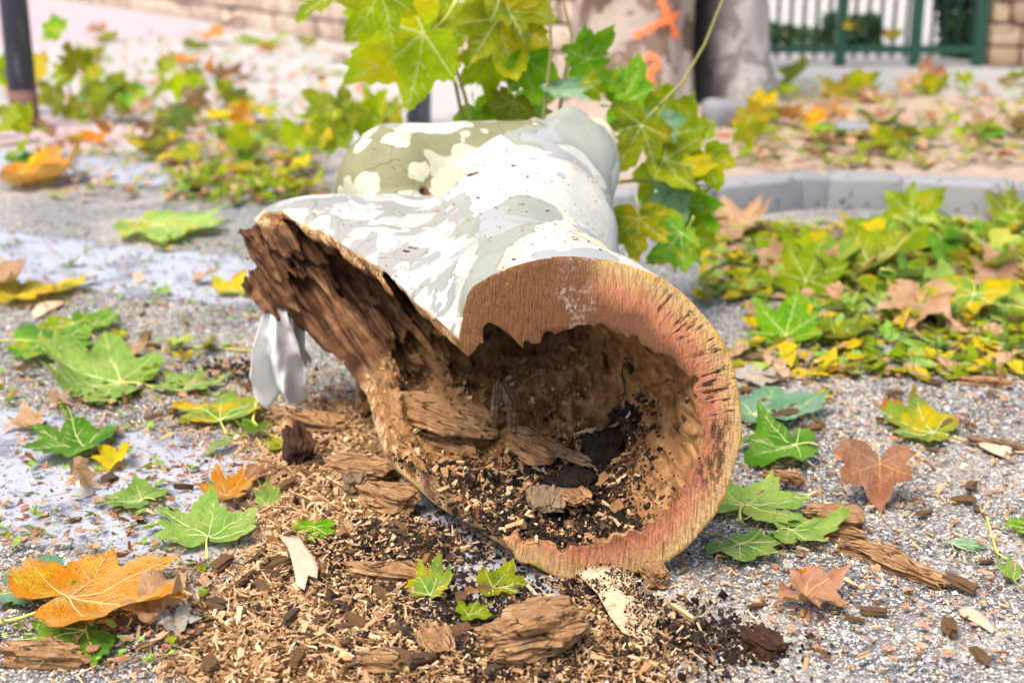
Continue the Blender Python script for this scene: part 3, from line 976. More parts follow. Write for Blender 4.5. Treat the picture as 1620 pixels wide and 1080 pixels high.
def wood_rot_material(name, torn):
    nt = NT(name, .85, .15)
    P = nt.coord()
    st, dep = nt.attr('stain_shade'), nt.attr('depth')
    fibv = nt.mapping(P, (1, .14, 1))
    cmb = nt.n("CombineXYZ")
    for k_, (e_, sc_) in enumerate(((F1, 1.0), (F2, 1.0), (FD, .09))):
        dp = nt.n("VectorMath", operation='DOT_PRODUCT'); nt.set(dp.inputs[0], P); dp.inputs[1].default_value = tuple(float(q_ * sc_) for q_ in e_)
        nt.t.links.new(dp.outputs["Value"], cmb.inputs[k_])
    fl1 = nt.noise(cmb.outputs[0], 75, 6, .7, .5)
    f1 = nt.noise(fibv, 60, 6, .7, .6)
    f2 = nt.noise(fibv, 190, 4, .6)
    big = nt.noise(P, 12, 5, .65)
    base = nt.ramp(nt.math('ADD', nt.math('MULTIPLY', f1, .62), nt.math('MULTIPLY', big, .4)),
                   [(.30, (.06, .025, .010, 1)), (.43, (.19, .084, .030, 1)), (.54, (.37, .19, .075, 1)), (.68, (.60, .37, .18, 1))])
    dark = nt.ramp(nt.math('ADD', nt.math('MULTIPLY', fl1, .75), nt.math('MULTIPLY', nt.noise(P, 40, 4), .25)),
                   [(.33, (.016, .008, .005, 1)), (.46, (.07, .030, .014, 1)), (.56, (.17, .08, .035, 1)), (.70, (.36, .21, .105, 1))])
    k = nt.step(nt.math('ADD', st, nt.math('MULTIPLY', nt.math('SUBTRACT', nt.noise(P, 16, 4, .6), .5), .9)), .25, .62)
    col = nt.mix(k, base, dark)  # dark mix holds the rot staining and the hollow's painted shade
    hum = nt.math('MULTIPLY', nt.step(nt.noise(nt.mapping(P, loc=(3, 1, 8)), 13, 6, .7), .57, .62), nt.math('SUBTRACT', 1, nt.math('MULTIPLY', torn, .7)))
    col = nt.mix(hum, col, (.045, .028, .02, 1))
    if torn:
        # the rim just beneath the bark: scaly orange-brown bark cracked across
        cr = nt.voronoi(nt.mapping(P, (1, 1, 1)), 75, 'DISTANCE_TO_EDGE')
        rim = nt.mix(nt.step(nt.noise(P, 40, 4), .42, .6), (.34, .16, .06, 1), (.66, .43, .22, 1))
        rim = nt.mix(nt.step(cr, .05, .02), rim, (.07, .03, .015, 1))
        nb = nt.step(nt.attr('bare'), .35, .08)
        col = nt.mix(nt.math('MULTIPLY', nb, nt.step(nt.math('ADD', dep, nt.math('MULTIPLY', nt.math('SUBTRACT', nt.noise(P, 30, 3), .5), .012)), .027, .021)), col, rim)
        yl = nt.math('MULTIPLY', nb, nt.math('MULTIPLY', nt.step(dep, .006, .003), nt.step(nt.noise(P, 20, 2), .45, .55)))
        col = nt.mix(yl, col, (.72, .50, .14, 1))
    h = nt.math('ADD', nt.math('MULTIPLY', nt.mix(k, f1, fl1), 1.0), nt.math('ADD', nt.math('MULTIPLY', f2, .4), nt.math('MULTIPLY', nt.noise(P, 130, 5, .7), .5)))
    return nt.done(col, None, nt.bump(h, .9, .007))


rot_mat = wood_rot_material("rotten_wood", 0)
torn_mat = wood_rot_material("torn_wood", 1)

nt = NT("sawn_face", .75, .2)
P = nt.coord()
dep, ang = nt.attr('depth'), nt.attr('ang')
wv = nt.math('ADD', dep, nt.math('MULTIPLY', nt.math('SUBTRACT', nt.noise(P, 24, 7, .72), .5), .034))
col = nt.ramp(nt.math('MULTIPLY', wv, 10), [(0, (.80, .46, .10, 1)), (.07, (.80, .52, .24, 1)), (.20, (.74, .41, .17, 1)), (.32, (.76, .31, .16, 1)), (.46, (.56, .21, .10, 1)), (.58, (.24, .10, .05, 1)), (.9, (.18, .08, .03, 1))])
angn = nt.math('ADD', ang, nt.math('MULTIPLY', nt.math('SUBTRACT', nt.noise(P, 20, 4), .5), 26))
# browned left part of the face
brown = nt.mix(nt.noise(nt.mapping(P, (1, 1, 1), rot=(0, .5, 0)), 140, 7, .8), (.03, .012, .005, 1), (.42, .18, .065, 1))
col = nt.mix(nt.math('MULTIPLY', nt.step(angn, 68, 86), .95), col, brown)
# pale chalky scar
scar = nt.math('MULTIPLY', nt.step(angn, 76, 81), nt.step(angn, 93, 88))
scar = nt.math('MULTIPLY', scar, nt.math('MULTIPLY', nt.step(nt.noise(P, 190, 4, .7), .44, .64), nt.step(nt.noise(P, 30, 3), .38, .6)))
col = nt.mix(scar, col, (.62, .50, .42, 1))
# saw streaks across the grain
comb = nt.n("CombineXYZ"); nt.set(comb.inputs[0], nt.math('MULTIPLY', ang, .45)); nt.set(comb.inputs[1], nt.math('MULTIPLY', dep, 22))
st1 = nt.noise(comb.outputs[0], 1.0, 3, .6)
region = nt.math('MULTIPLY', nt.math('MULTIPLY', nt.step(dep, .006, .012), nt.step(wv, .046, .036)), nt.math('MULTIPLY', nt.step(ang, -4, 6), nt.step(ang, 62, 45)))
streak = nt.math('MULTIPLY', nt.math('MULTIPLY', nt.step(st1, .51, .60), region), nt.step(nt.noise(P, 38, 4, .7), .38, .56))
col = nt.mix(streak, col, (.035, .018, .012, 1))
# dark oily stain low on the right
r2 = nt.math('MULTIPLY', nt.math('MULTIPLY', nt.step(wv, .010, .016), nt.step(wv, .046, .036)), nt.math('MULTIPLY', nt.step(ang, -30, -22), nt.step(ang, 6, -2)))
st2 = nt.math('MULTIPLY', r2, nt.step(nt.noise(nt.mapping(P, (2.2, 1, .7), rot=(0, .5, 0)), 60, 5, .7), .40, .56))
col = nt.mix(nt.math('MULTIPLY', st2, .9), col, (.10, .045, .03, 1))
grain = nt.noise(nt.mapping(P, (1, 1, .12), rot=(0, -.6, 0)), 260, 3, .6)
col = nt.mix(nt.math('MULTIPLY', nt.step(grain, .42, .72), .55), col, (.25, .10, .05, 1))
specks = nt.step(nt.noise(P, 260, 2, .5), .67, .71)
col = nt.mix(nt.math('MULTIPLY', specks, nt.step(nt.noise(P, 18, 2), .42, .6)), col, (.07, .04, .025, 1))
moss = nt.math('MULTIPLY', nt.step(nt.noise(nt.mapping(P, loc=(5, 5, 5)), 55, 2), .70, .73), nt.step(dep, .03, .02))
col = nt.mix(moss, col, (.50, .46, .05, 1))
comb2 = nt.n("CombineXYZ"); nt.set(comb2.inputs[0], nt.math('MULTIPLY', ang, 1.6)); nt.set(comb2.inputs[1], nt.math('MULTIPLY', dep, 30))
rad_ = nt.noise(comb2.outputs[0], 1.0, 5, .7)
col = nt.mix(nt.math('MULTIPLY', nt.step(rad_, .52, .68), .5), col, nt.mix(.75, col, (.12, .05, .025, 1)))
saw = nt.noise(nt.mapping(P, (1, 1, .05), rot=(0, .95, 0)), 420, 2, .5)
col = nt.mix(nt.math('MULTIPLY', nt.step(saw, .55, .68), nt.math('MULTIPLY', nt.step(nt.noise(P, 22, 3), .40, .60), .45)), col, nt.mix(.7, col, (.10, .04, .02, 1)))
hh = nt.math('ADD', nt.math('MULTIPLY', nt.math('SUBTRACT', grain, nt.math('ADD', rad_, saw)), .8), nt.math('ADD', nt.math('MULTIPLY', nt.noise(P, 120, 5, .7), .8), nt.math('MULTIPLY', streak, -1.0)))
face_mat = nt.done(col, None, nt.bump(hh, 1.0, .006))

log_root = empty("hollow_log", (0.05, 1.75, 0))
tag(log_root, "sawn hollow plane tree log with torn open side and a short side branch", "log")
log_inv = Matrix.Translation((-0.05, -1.75, 0))
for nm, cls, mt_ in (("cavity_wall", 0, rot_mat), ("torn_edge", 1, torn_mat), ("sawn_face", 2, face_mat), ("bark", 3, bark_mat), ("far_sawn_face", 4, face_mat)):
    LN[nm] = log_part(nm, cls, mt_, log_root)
    LN[nm].matrix_parent_inverse = log_inv
LN["bark"]["label"] = "smooth white bark mottled grey, cream and olive"
LN["cavity_wall"]["label"] = "crumbling brown rotten wood lining the hollow"
LN["sawn_face"]["label"] = "salmon and brown sawn ring with dark saw streaks"
LN["torn_edge"]["label"] = "dark splintered wood where the side broke away"

# floor of the hollow and bark top, for scattering loose material later
fcen = LV[LQ].mean(1)
fnor = np.cross(LV[LQ[:, 2]] - LV[LQ[:, 0]], LV[LQ[:, 3]] - LV[LQ[:, 1]]); fnor /= np.linalg.norm(fnor, axis=1)[:, None] + 1e-12
# ------------------------------------------------------------------ leaves
OUT = [(0, 1.0), (4, .93), (8, .85), (12, .87), (15, .79), (19, .77), (23, .69), (27, .63), (32, .66), (36, .74), (40, .77), (44, .86), (48, .94), (52, .85), (56, .79), (60, .80), (65, .70), (69, .68),
       (74, .58), (79, .55), (84, .60), (89, .63), (94, .71), (99, .64), (104, .60), (109, .62), (115, .53), (121, .51), (130, .43), (140, .39), (152, .33), (164, .22), (175, .08)]
FR = [.10, .24, .40, .56, .72, .87, 1.0]


class LeafShape:
    """a plane-tree leaf: base at the origin, tip towards +Y, about 1.4 wide for 1 long"""
    def __init__(self, seed, fold=.1, curl=.1, side=0.0, ripple=.05, edge=.1, slim=1.0, low=False):
        r = random.Random(seed)
        self.seed, self.fold, self.curl, self.side, self.ripple, self.edge = seed, fold, curl, side, ripple, edge
        tipk = r.uniform(.85, 1.06)
        nicks = [r.uniform(-130, 130) for _ in range(r.choice((0, 1, 1, 2, 3)))]
        lob = [[r.uniform(.82, 1.12) for _ in range(3)] for _ in (0, 1)]
        self.ang, self.rad = [], []
        pts = OUT if not low else OUT[::2]
        full = [(-a, q, 0) for a, q in reversed(pts) if a > 0] + [(a, q, 1) for a, q in pts]
        for a, q, s in full:
            aa = abs(a)
            w = lob[s][0] if aa < 26 else lob[s][1] if aa < 78 else lob[s][2]
            if aa == 0: w = 1
            if aa < 26: q *= tipk
            if any(abs(a - c) < 5 for c in nicks): w *= r.uniform(.62, .85)
            self.ang.append(a * slim + r.uniform(-1.2, 1.2)); self.rad.append(q * w * r.uniform(.965, 1.035))

    def z(self, x, y):
        rr = math.hypot(x, y); a = math.atan2(x, y)
        s = self.seed
        z = self.fold * abs(x) + self.curl * (y - .3) ** 2 * 1.4 + self.side * x * abs(x)
        z += self.ripple * mnoise.noise((x * 2.6 + s * 1.7, y * 2.6, s * .31)) + self.ripple * .4 * mnoise.noise((x * 7 + s, y * 7, s * .7))
        z += self.edge * rr ** 3 * mnoise.noise((math.cos(a) * 1.6 + s * 3.1, math.sin(a) * 1.6, s * .9))
        z -= .018 * (math.cos(a * 360 / 47.5) * .5 + .5) * rr * (1 - rr * .5)
        return z

    def blade(self, low=False):
        fr = FR if not low else [.35, .7, 1.0]
        n = len(self.ang)
        V = [(0, 0, self.z(0, 0))]; rf = [0.0]
        for f in fr:
            for a, q in zip(self.ang, self.rad):
                x, y = math.sin(math.radians(a)) * q * f, math.cos(math.radians(a)) * q * f
                V.append((x, y, self.z(x, y))); rf.append(f)
        Fc = []
        for k in range(n - 1):
            Fc.append((0, 1 + k + 1, 1 + k))
            for i in range(len(fr) - 1):
                a, b = 1 + i * n + k, 1 + (i + 1) * n + k
                Fc.append((a, a + 1, b + 1, b))
        me = mesh("leaf_blade", V, Fc)
        fattr(me, 'rf', rf)
        return me

    def veins(self, w=.011):
        V, Fc = [], []
        def add(pts, r0, r1):
            m = len(pts)
            v, f = tube(pts, [r0 + (r1 - r0) * i / (m - 1) for i in range(m)], 4, False)
            o = len(V); V.extend(v); Fc.extend([tuple(o + i for i in q) for q in f])
        mains = [(0, .95), (48, .88), (-48, .88), (95, .6), (-95, .6)]
        for a, q in mains:
            ar = math.radians(a)
            d = np.array([math.sin(ar), math.cos(ar)])
            ts = np.linspace(0, q, 9)
            add([(d[0] * t, d[1] * t, self.z(d[0] * t, d[1] * t) + .001) for t in ts], w, w * .25)
            if abs(a) < 90:
                for t0 in (.28, .44, .6, .74):
                    for sg in (-1, 1):
                        dd = np.array([math.sin(ar + sg * .75), math.cos(ar + sg * .75)])
                        p0 = d * t0 * q
                        ln_ = .30 * (1 - t0) + .04
                        add([(p0[0] + dd[0] * u, p0[1] + dd[1] * u, self.z(p0[0] + dd[0] * u, p0[1] + dd[1] * u) + .001) for u in np.linspace(0, ln_, 4)], w * .42, w * .15)
        return mesh("veins", V, Fc)

    def petiole(self, length=.5, bend=.1, lift=.05):
        pts = [(bend * t * t, -length * t, self.z(0, 0) + lift * math.sin(t * 3.0)) for t in np.linspace(0, 1, 8)]
        rad = [.014, .013, .013, .013, .014, .016, .023, .026]
        return mesh("petiole", *tube(pts, rad, 7))


def leaf_material(name, a, b, c, amt=.5, spots=.5, trans=.35, rim=0.0, rimc=None):
    nt = NT(name, .55, .3)
    P = nt.coord()
    inf = nt.n("ObjectInfo")
    off = nt.vmath('SCALE', inf.outputs["Location"], None); off.node.inputs['Scale'].default_value = 3.1
    Pp = nt.vmath('ADD', P, off)
    col = nt.mix(nt.step(nt.noise(Pp, 2.2, 5, .6), .36, .64), a, b)
    col = nt.mix(nt.step(nt.math('ADD', nt.noise(Pp, 1.5, 4, .6), nt.math('MULTIPLY', nt.math('SUBTRACT', inf.outputs["Random"], .5), .18)), 1.0 - amt, 1.12 - amt), col, c)
    if rim:
        e = nt.math('ADD', nt.attr('rf'), nt.math('MULTIPLY', nt.math('SUBTRACT', nt.noise(Pp, 3.5, 4, .6), .5), 1.0))
        col = nt.mix(nt.step(e, 1.15 - rim, 1.3 - rim), col, rimc)
    ret = nt.voronoi(Pp, 26, 'DISTANCE_TO_EDGE')
    col = nt.mix(nt.math('MULTIPLY', nt.step(ret, .06, .0), .22), col, nt.mix(.5, col, (.75, .72, .35, 1)))
    sp = nt.step(nt.noise(Pp, 21, 3, .6), .80 - .16 * spots, .85 - .16 * spots)
    col = nt.mix(nt.math('MULTIPLY', sp, .8), col, (.07, .035, .015, 1))
    br = nt.step(nt.math('ADD', nt.attr('rf'), nt.math('MULTIPLY', nt.math('SUBTRACT', nt.noise(Pp, 4.5, 5, .7), .5), 1.5)), 1.12, 1.22)
    col = nt.mix(nt.math('MULTIPLY', br, .75), col, (.34, .17, .055, 1))
    col = nt.mix(nt.math('MULTIPLY', nt.step(nt.noise(Pp, 7, 6, .7), .50, .70), .35), col, nt.mix(.6, col, (.52, .42, .14, 1)))
    hsv = nt.n("HueSaturation")
    nt.set(hsv.inputs["Value"], nt.math('ADD', .84, nt.math('MULTIPLY', inf.outputs["Random"], .34)))
    hsv.inputs["Saturation"].default_value = 1.12
    nt.set(hsv.inputs["Color"], col)
    # paler matt underside
    bf = nt.n("NewGeometry").outputs["Backfacing"]
    col = nt.mix(nt.math('MULTIPLY', bf, .22), hsv.outputs[0], (.45, .47, .32, 1))
    nrm = nt.bump(nt.math('ADD', nt.step(ret, 0, .09), nt.math('MULTIPLY', nt.noise(Pp, 11, 5, .65), 2.2)), .55, .04)
    nt.done(col, nt.math('ADD', .42, nt.math('MULTIPLY', nt.noise(Pp, 5, 3), .25)), nrm)
    tr = nt.n("BsdfTranslucent"); nt.set(tr.inputs[0], nt.mix(1.0, col, (1.0, .95, .55, 1), 'MULTIPLY'))
    mx = nt.n("MixShader"); mx.inputs[0].default_value = trans
    nt.t.links.new(nt.b.outputs[0], mx.inputs[1]); nt.t.links.new(tr.outputs[0], mx.inputs[2])
    nt.t.links.new(mx.outputs[0], nt.out.inputs[0])
    return nt.m


LM = {
    'green': leaf_material("leaf_green", (.09, .26, .03, 1), (.21, .42, .06, 1), (.40, .44, .06, 1), .42, .5, .3),
    'fresh': leaf_material("leaf_fresh_green", (.15, .42, .025, 1), (.30, .56, .05, 1), (.44, .55, .06, 1), .45, .2, .42),
    'pale': leaf_material("leaf_pale_green", (.24, .41, .09, 1), (.40, .55, .15, 1), (.54, .54, .12, 1), .42, .9, .25),
    'teal': leaf_material("leaf_blue_green", (.16, .35, .20, 1), (.31, .48, .33, 1), (.42, .52, .28, 1), .38, .4, .25),
    'lime': leaf_material("leaf_yellow_green", (.31, .46, .02, 1), (.49, .63, .05, 1), (.62, .58, .04, 1), .46, .2, .55),
    'olive': leaf_material("leaf_olive", (.17, .24, .015, 1), (.34, .39, .02, 1), (.50, .42, .03, 1), .45, .4, .35),
    'yellow': leaf_material("leaf_yellow", (.72, .52, .05, 1), (.78, .62, .10, 1), (.50, .48, .08, 1), .42, .4, .35, .25, (.62, .27, .05, 1)),
    'mixed': leaf_material("leaf_green_yellow", (.20, .40, .08, 1), (.40, .50, .09, 1), (.80, .60, .05, 1), .60, .4, .3, .2, (.60, .26, .06, 1)),
    'orange': leaf_material("leaf_orange", (.70, .27, .05, 1), (.74, .42, .16, 1), (.80, .50, .04, 1), .40, .4, .3, .2, (.55, .20, .05, 1)),
    'tan': leaf_material("leaf_tan", (.50, .29, .17, 1), (.66, .44, .29, 1), (.40, .22, .12, 1), .42, .4, .2),
    'rust': leaf_material("leaf_rust", (.38, .17, .10, 1), (.52, .29, .20, 1), (.50, .15, .03, 1), .38, .5, .2),
    'grey': leaf_material("leaf_dry_grey", (.50, .47, .42, 1), (.62, .56, .50, 1), (.42, .30, .22, 1), .45, .5, .15),
}
nt = NT("petiole_green", .5, .3)
P = nt.coord()
pet_mat = nt.done(nt.mix(nt.noise(P, 6, 3), (.42, .48, .08, 1), (.62, .60, .16, 1)))
nt = NT("petiole_brown", .7, .2)
petb_mat = nt.done(nt.mix(nt.noise(nt.coord(), 6, 3), (.42, .25, .10, 1), (.60, .42, .16, 1)))
nt = NT("leaf_vein_pale", .6, .2)
vein_mat = nt.done((.58, .60, .26, 1))
nt = NT("leaf_vein_warm", .6, .2)
veinw_mat = nt.done((.62, .38, .14, 1))
GREENS = ('green', 'fresh', 'pale', 'teal', 'lime', 'olive', 'mixed')


def settle(o, me, zoff):
    """lower an object onto height zoff by its lowest vertex"""
    co = np.empty(len(me.vertices) * 3, np.float32); me.vertices.foreach_get("co", co); co = co.reshape(-1, 3) * np.array(o.scale)
    M = np.array(o.rotation_euler.to_matrix())
    o.location.z = zoff - float((co @ M.T)[:, 2].min()) + .002


def ground_leaf(px, py, wpx, yaw, kind, label, rx=0, ry=0, fold=.1, curl=.1, side=0., ripple=.06, edge=.15, zoff=.004, pet=.5, bend=.1, seed=None, slim=1.0, group=None, name="plane_leaf", lift=.05):
    seed = seed if seed is not None else int(px * 7 + py)
    L = LeafShape(seed, fold * 1.2, curl * 1.3 + .04, side, ripple * 1.5, edge * 1.7, slim)
    t = (CAM_H - zoff) / -ray(px, py)[2]
    s = wpx * t / FPX / 1.36 * .86
    me = L.blade()
    o = obj(name, me, LM[kind])
    o.rotation_euler = Euler((math.radians(rx), math.radians(ry), math.radians(yaw - 90)), 'XYZ')
    o.scale = (s, s, s)
    ctr = o.rotation_euler.to_matrix() @ Vector((0, .38 * s, 0))
    g = G(px, py, zoff)
    o.location = (g[0] - ctr.x, g[1] - ctr.y, 0)
    settle(o, me, zoff)
    if pet: obj("petiole", L.petiole(pet, bend, lift), pet_mat if kind in GREENS or kind in ('yellow', 'orange') else petb_mat, o)
    obj("veins", L.veins(), vein_mat if kind in GREENS else veinw_mat, o)
    return tag(o, label, "leaf", group)


# ---- leaves near the camera, each with its own shape
GL = ground_leaf
GL(190, 938, 330, 35, 'orange', "big orange and yellow leaf lying in the left foreground", rx=7, ry=-5, fold=.16, curl=.14, edge=.16, ripple=.06, zoff=.016, pet=.62, bend=-.1, lift=-.03)
GL(42, 930, 160, 150, 'teal', "blue-green leaf poking out under the big orange leaf", rx=4, fold=.05, edge=.2, zoff=.012, pet=0)
GL(85, 1020, 210, 200, 'green', "dull green leaf at the bottom left corner beneath the orange leaf", fold=.03, curl=.05, zoff=.003, pet=0)
GL(262, 975, 130, -20, 'tan', "brown crumpled leaf against the right tip of the big orange leaf", rx=10, ry=12, fold=.35, curl=.3, edge=.5, ripple=.2, zoff=.012, pet=.3)
GL(283, 1000, 75, -60, 'grey', "shrivelled grey leaf with yellow stalk below the big orange leaf", rx=-8, fold=.5, curl=.4, edge=.6, ripple=.25, zoff=.003, pet=.7, bend=.2)
GL(95, 712, 185, 175, 'green', "curled green leaf with raised rim at the left edge on white paint", rx=14, ry=10, fold=.2, curl=.3, side=.2, edge=.25, zoff=.004, pet=.5)
GL(140, 605, 240, 165, 'pale', "large grey-green folded leaf left of the white rag", rx=16, ry=-4, fold=.22, curl=.2, edge=.22, zoff=.004, pet=.42)
GL(120, 552, 220, 10, 'green', "flat dull green leaf behind the large grey-green folded leaf", fold=.04, curl=.05, zoff=.003, pet=.8)
GL(172, 512, 110, 30, 'fresh', "bright green leaf just below the middle white stripe", rx=10, fold=.12, curl=.2, zoff=.006, pet=.4)
GL(90, 522, 110, 190, 'lime', "small yellow-green leaf cluster piece at left below the middle white stripe", fold=.08, edge=.3, zoff=.004, pet=.4)
GL(45, 470, 140, 60, 'yellow', "yellow leaf at the left edge on the middle white stripe", rx=10, fold=.2, edge=.3, zoff=.004, pet=.3)
GL(22, 448, 110, 20, 'tan', "pale brown curled leaf resting on the yellow leaf at the left edge", rx=20, ry=10, fold=.4, curl=.4, edge=.4, zoff=.03, pet=.2)
GL(115, 460, 95, -20, 'mixed', "green and yellow leaf beside the yellow leaf at the left edge", rx=12, fold=.2, edge=.3, zoff=.006, pet=.3)
GL(290, 366, 210, -10, 'pale', "wide flat pale green leaf on dark asphalt left of the bark flap", fold=.06, curl=.1, edge=.12, zoff=.004, pet=.4)
GL(85, 288, 165, 20, 'orange', "orange leaf with a green tip by the far left stripe", rx=18, fold=.3, curl=.3, edge=.3, zoff=.006, pet=.3)
GL(385, 458, 120, 90, 'mixed', "green leaf with a yellow edge next to the white rag top", rx=16, fold=.08, curl=.15, edge=.15, zoff=.006, pet=.2)
GL(350, 655, 160, 100, 'mixed', "leaf patched green, yellow and red left of the rag foot", rx=6, fold=.12, edge=.2, zoff=.006, pet=.5)
GL(300, 610, 120, 80, 'pale', "small faded green leaf between the folded leaf and the rag", rx=6, fold=.12, edge=.2, zoff=.004, pet=.3)
GL(395, 690, 70, 250, 'fresh', "little curled green leaf at the end of the broken twig", rx=30, fold=.4, curl=.5, edge=.3, zoff=.015, pet=.6)
GL(435, 715, 75, 230, 'lime', "small yellow-green leaf hanging on the broken twig below the rag", rx=20, fold=.3, curl=.3, edge=.3, zoff=.012, pet=.6)
GL(200, 795, 125, 160, 'pale', "pale green leaf lying on white paint in the left middle", rx=5, fold=.1, edge=.2, zoff=.004, pet=.25)
GL(335, 835, 185, 95, 'pale', "spotted pale green leaf with its stalk towards the camera", rx=8, fold=.12, edge=.18, zoff=.01, pet=.55, bend=.05, lift=.1)
GL(375, 778, 110, 60, 'orange', "orange brown curled leaf behind the spotted pale green leaf", rx=24, fold=.3, curl=.3, edge=.3, zoff=.01, pet=.0)
GL(428, 797, 75, 70, 'pale', "upright pale grey-green leaf scrap beside the spotted leaf", rx=55, fold=.2, curl=.6, edge=.3, zoff=.008, pet=.0, slim=.5)
GL(408, 760, 90, 0, 'rust', "bright rust red leaf scrap among the chips left of the log", rx=14, fold=.3, curl=.3, edge=.3, zoff=.008, pet=.0, slim=.6)
GL(350, 768, 80, 170, 'grey', "flat grey leaf scrap with yellow rim near the rust scrap", rx=5, fold=.1, edge=.2, zoff=.008, pet=.0, slim=.6)
GL(495, 850, 80, 270, 'fresh', "small green leaf with upright stalk in the wood crumbs", rx=-12, fold=.14, edge=.2, zoff=.016, pet=1.0, lift=.4)
GL(690, 935, 105, 55, 'mixed', "curled green leaf with a red and yellow bruise below the log mouth", rx=45, ry=-8, fold=.25, curl=.4, edge=.3, zoff=.008, pet=0, slim=.75)
GL(757, 972, 75, 20, 'lime', "ragged yellow-green leaf scrap below the log mouth", rx=12, fold=.15, edge=.4, zoff=.01, pet=0)
GL(805, 932, 110, 10, 'olive', "dark olive leaf half hidden under the log rim", rx=8, fold=.15, edge=.3, zoff=.004, pet=0)
GL(1200, 878, 165, -50, 'pale', "pale green leaf with long stalk at the right foot of the log", rx=8, fold=.08, curl=.12, edge=.16, zoff=.004, pet=.75, bend=-.1)
GL(1195, 795, 200, 60, 'pale', "faded green leaf strewn with crumbs right of the log", rx=6, fold=.08, edge=.2, zoff=.004, pet=.4)
GL(1285, 845, 150, -10, 'pale', "crumpled pale green leaf next to the brown wood pieces at right", rx=8, fold=.15, edge=.3, zoff=.006, pet=.2)
GL(1235, 655, 190, 10, 'teal', "blue-green leaf lying close to the right side of the log", rx=8, fold=.12, edge=.2, zoff=.004, pet=.5)
GL(1215, 712, 180, 170, 'green', "holed dark green leaf below the blue-green leaf at right", rx=8, fold=.16, edge=.35, zoff=.006, pet=.3)
GL(1210, 600, 110, 20, 'grey', "small dull leaf in shadow by the upper right of the log ring", rx=8, fold=.16, edge=.35, zoff=.004, pet=.0)
GL(1440, 682, 150, 150, 'mixed', "half green half yellow leaf on the asphalt at right", rx=14, ry=-6, fold=.2, curl=.2, edge=.25, zoff=.004, pet=.5)
GL(1390, 792, 150, 255, 'rust', "folded brown leaf standing up like a tent at right", rx=-42, ry=6, fold=.75, curl=.1, edge=.2, zoff=.002, pet=.45, slim=.9)
GL(1305, 960, 150, -35, 'rust', "reddish brown crumpled leaf in the right foreground", rx=10, fold=.3, curl=.25, edge=.5, ripple=.16, zoff=.006, pet=.75)
GL(1612, 838, 95, 180, 'fresh', "green leaf cut off by the right edge of the picture", rx=6, fold=.1, zoff=.004, pet=.3)
GL(1530, 865, 105, 0, 'teal', "thin grey-green leaf flake flat on the asphalt at right", fold=.02, zoff=.004, pet=0, slim=.35)
GL(1588, 915, 75, 130, 'pale', "small rolled green leaf near the right edge", rx=25, fold=.6, curl=.5, edge=.3, zoff=.004, pet=.6, slim=.55)
GL(1250, 532, 150, 60, 'fresh', "bright green leaf standing tilted right of the log", rx=38, ry=-6, fold=.15, curl=.2, edge=.2, zoff=.004, pet=.4)
GL(1285, 455, 130, 60, 'lime', "bright yellow-green leaf upright in the litter right of the log", rx=55, ry=10, fold=.12, curl=.2, edge=.2, zoff=.004, pet=.4)
GL(1350, 540, 110, -10, 'olive', "dark olive curled leaf beside the tilted bright green leaf", rx=16, fold=.35, curl=.3, edge=.3, zoff=.004, pet=.2)
GL(1450, 495, 120, 250, 'tan', "pale beige leaf pointing to the camera in the right litter", rx=-20, fold=.25, curl=.2, edge=.3, zoff=.006, pet=.5)
GL(1402, 488, 110, 120, 'pale', "pale green leaf left of the pale beige leaf", rx=16, fold=.2, edge=.3, zoff=.006, pet=.2)
GL(1530, 500, 150, 240, 'mixed', "green leaf with an orange lobe in the right litter", rx=-18, fold=.2, edge=.3, zoff=.006, pet=.3)
GL(1605, 500, 110, 200, 'pale', "grey-green leaf at the right edge of the litter", rx=-16, fold=.2, edge=.3, zoff=.006, pet=.3)
GL(1400, 425, 170, 30, 'olive', "large olive leaf humped in the middle of the right litter", rx=35, ry=-15, fold=.3, curl=.3, edge=.3, zoff=.01, pet=.3)
GL(1180, 365, 130, 40, 'tan', "pinkish brown leaf against the kerb behind the log", rx=30, fold=.3, edge=.3, zoff=.004, pet=.2)
GL(1305, 628, 60, 10, 'yellow', "small bright yellow leaf scrap right of the log", rx=10, fold=.2, edge=.3, zoff=.004, pet=0, slim=.7)

GL(1440, 352, 105, 80, 'lime', "yellow-green leaf leaning against the kerb between two stones", rx=60, fold=.2, edge=.3, zoff=.004, pet=.3)
GL(1590, 345, 110, 100, 'olive', "olive leaf leaning on the kerb near the right edge", rx=50, fold=.2, edge=.3, zoff=.004, pet=.3)
# ---- litter farther off: countable leaves share shapes
protos = []
for i in range(14):
    r = random.Random(500 + i)
    L = LeafShape(900 + i * 13, r.uniform(.05, .4), r.uniform(.05, .4), r.uniform(-.15, .2), r.uniform(.05, .16), r.uniform(.15, .5), r.choice((1, 1, .9, .75)), True)
    protos.append((L.blade(True), L.petiole(r.uniform(.4, .7), r.uniform(-.2, .2))))


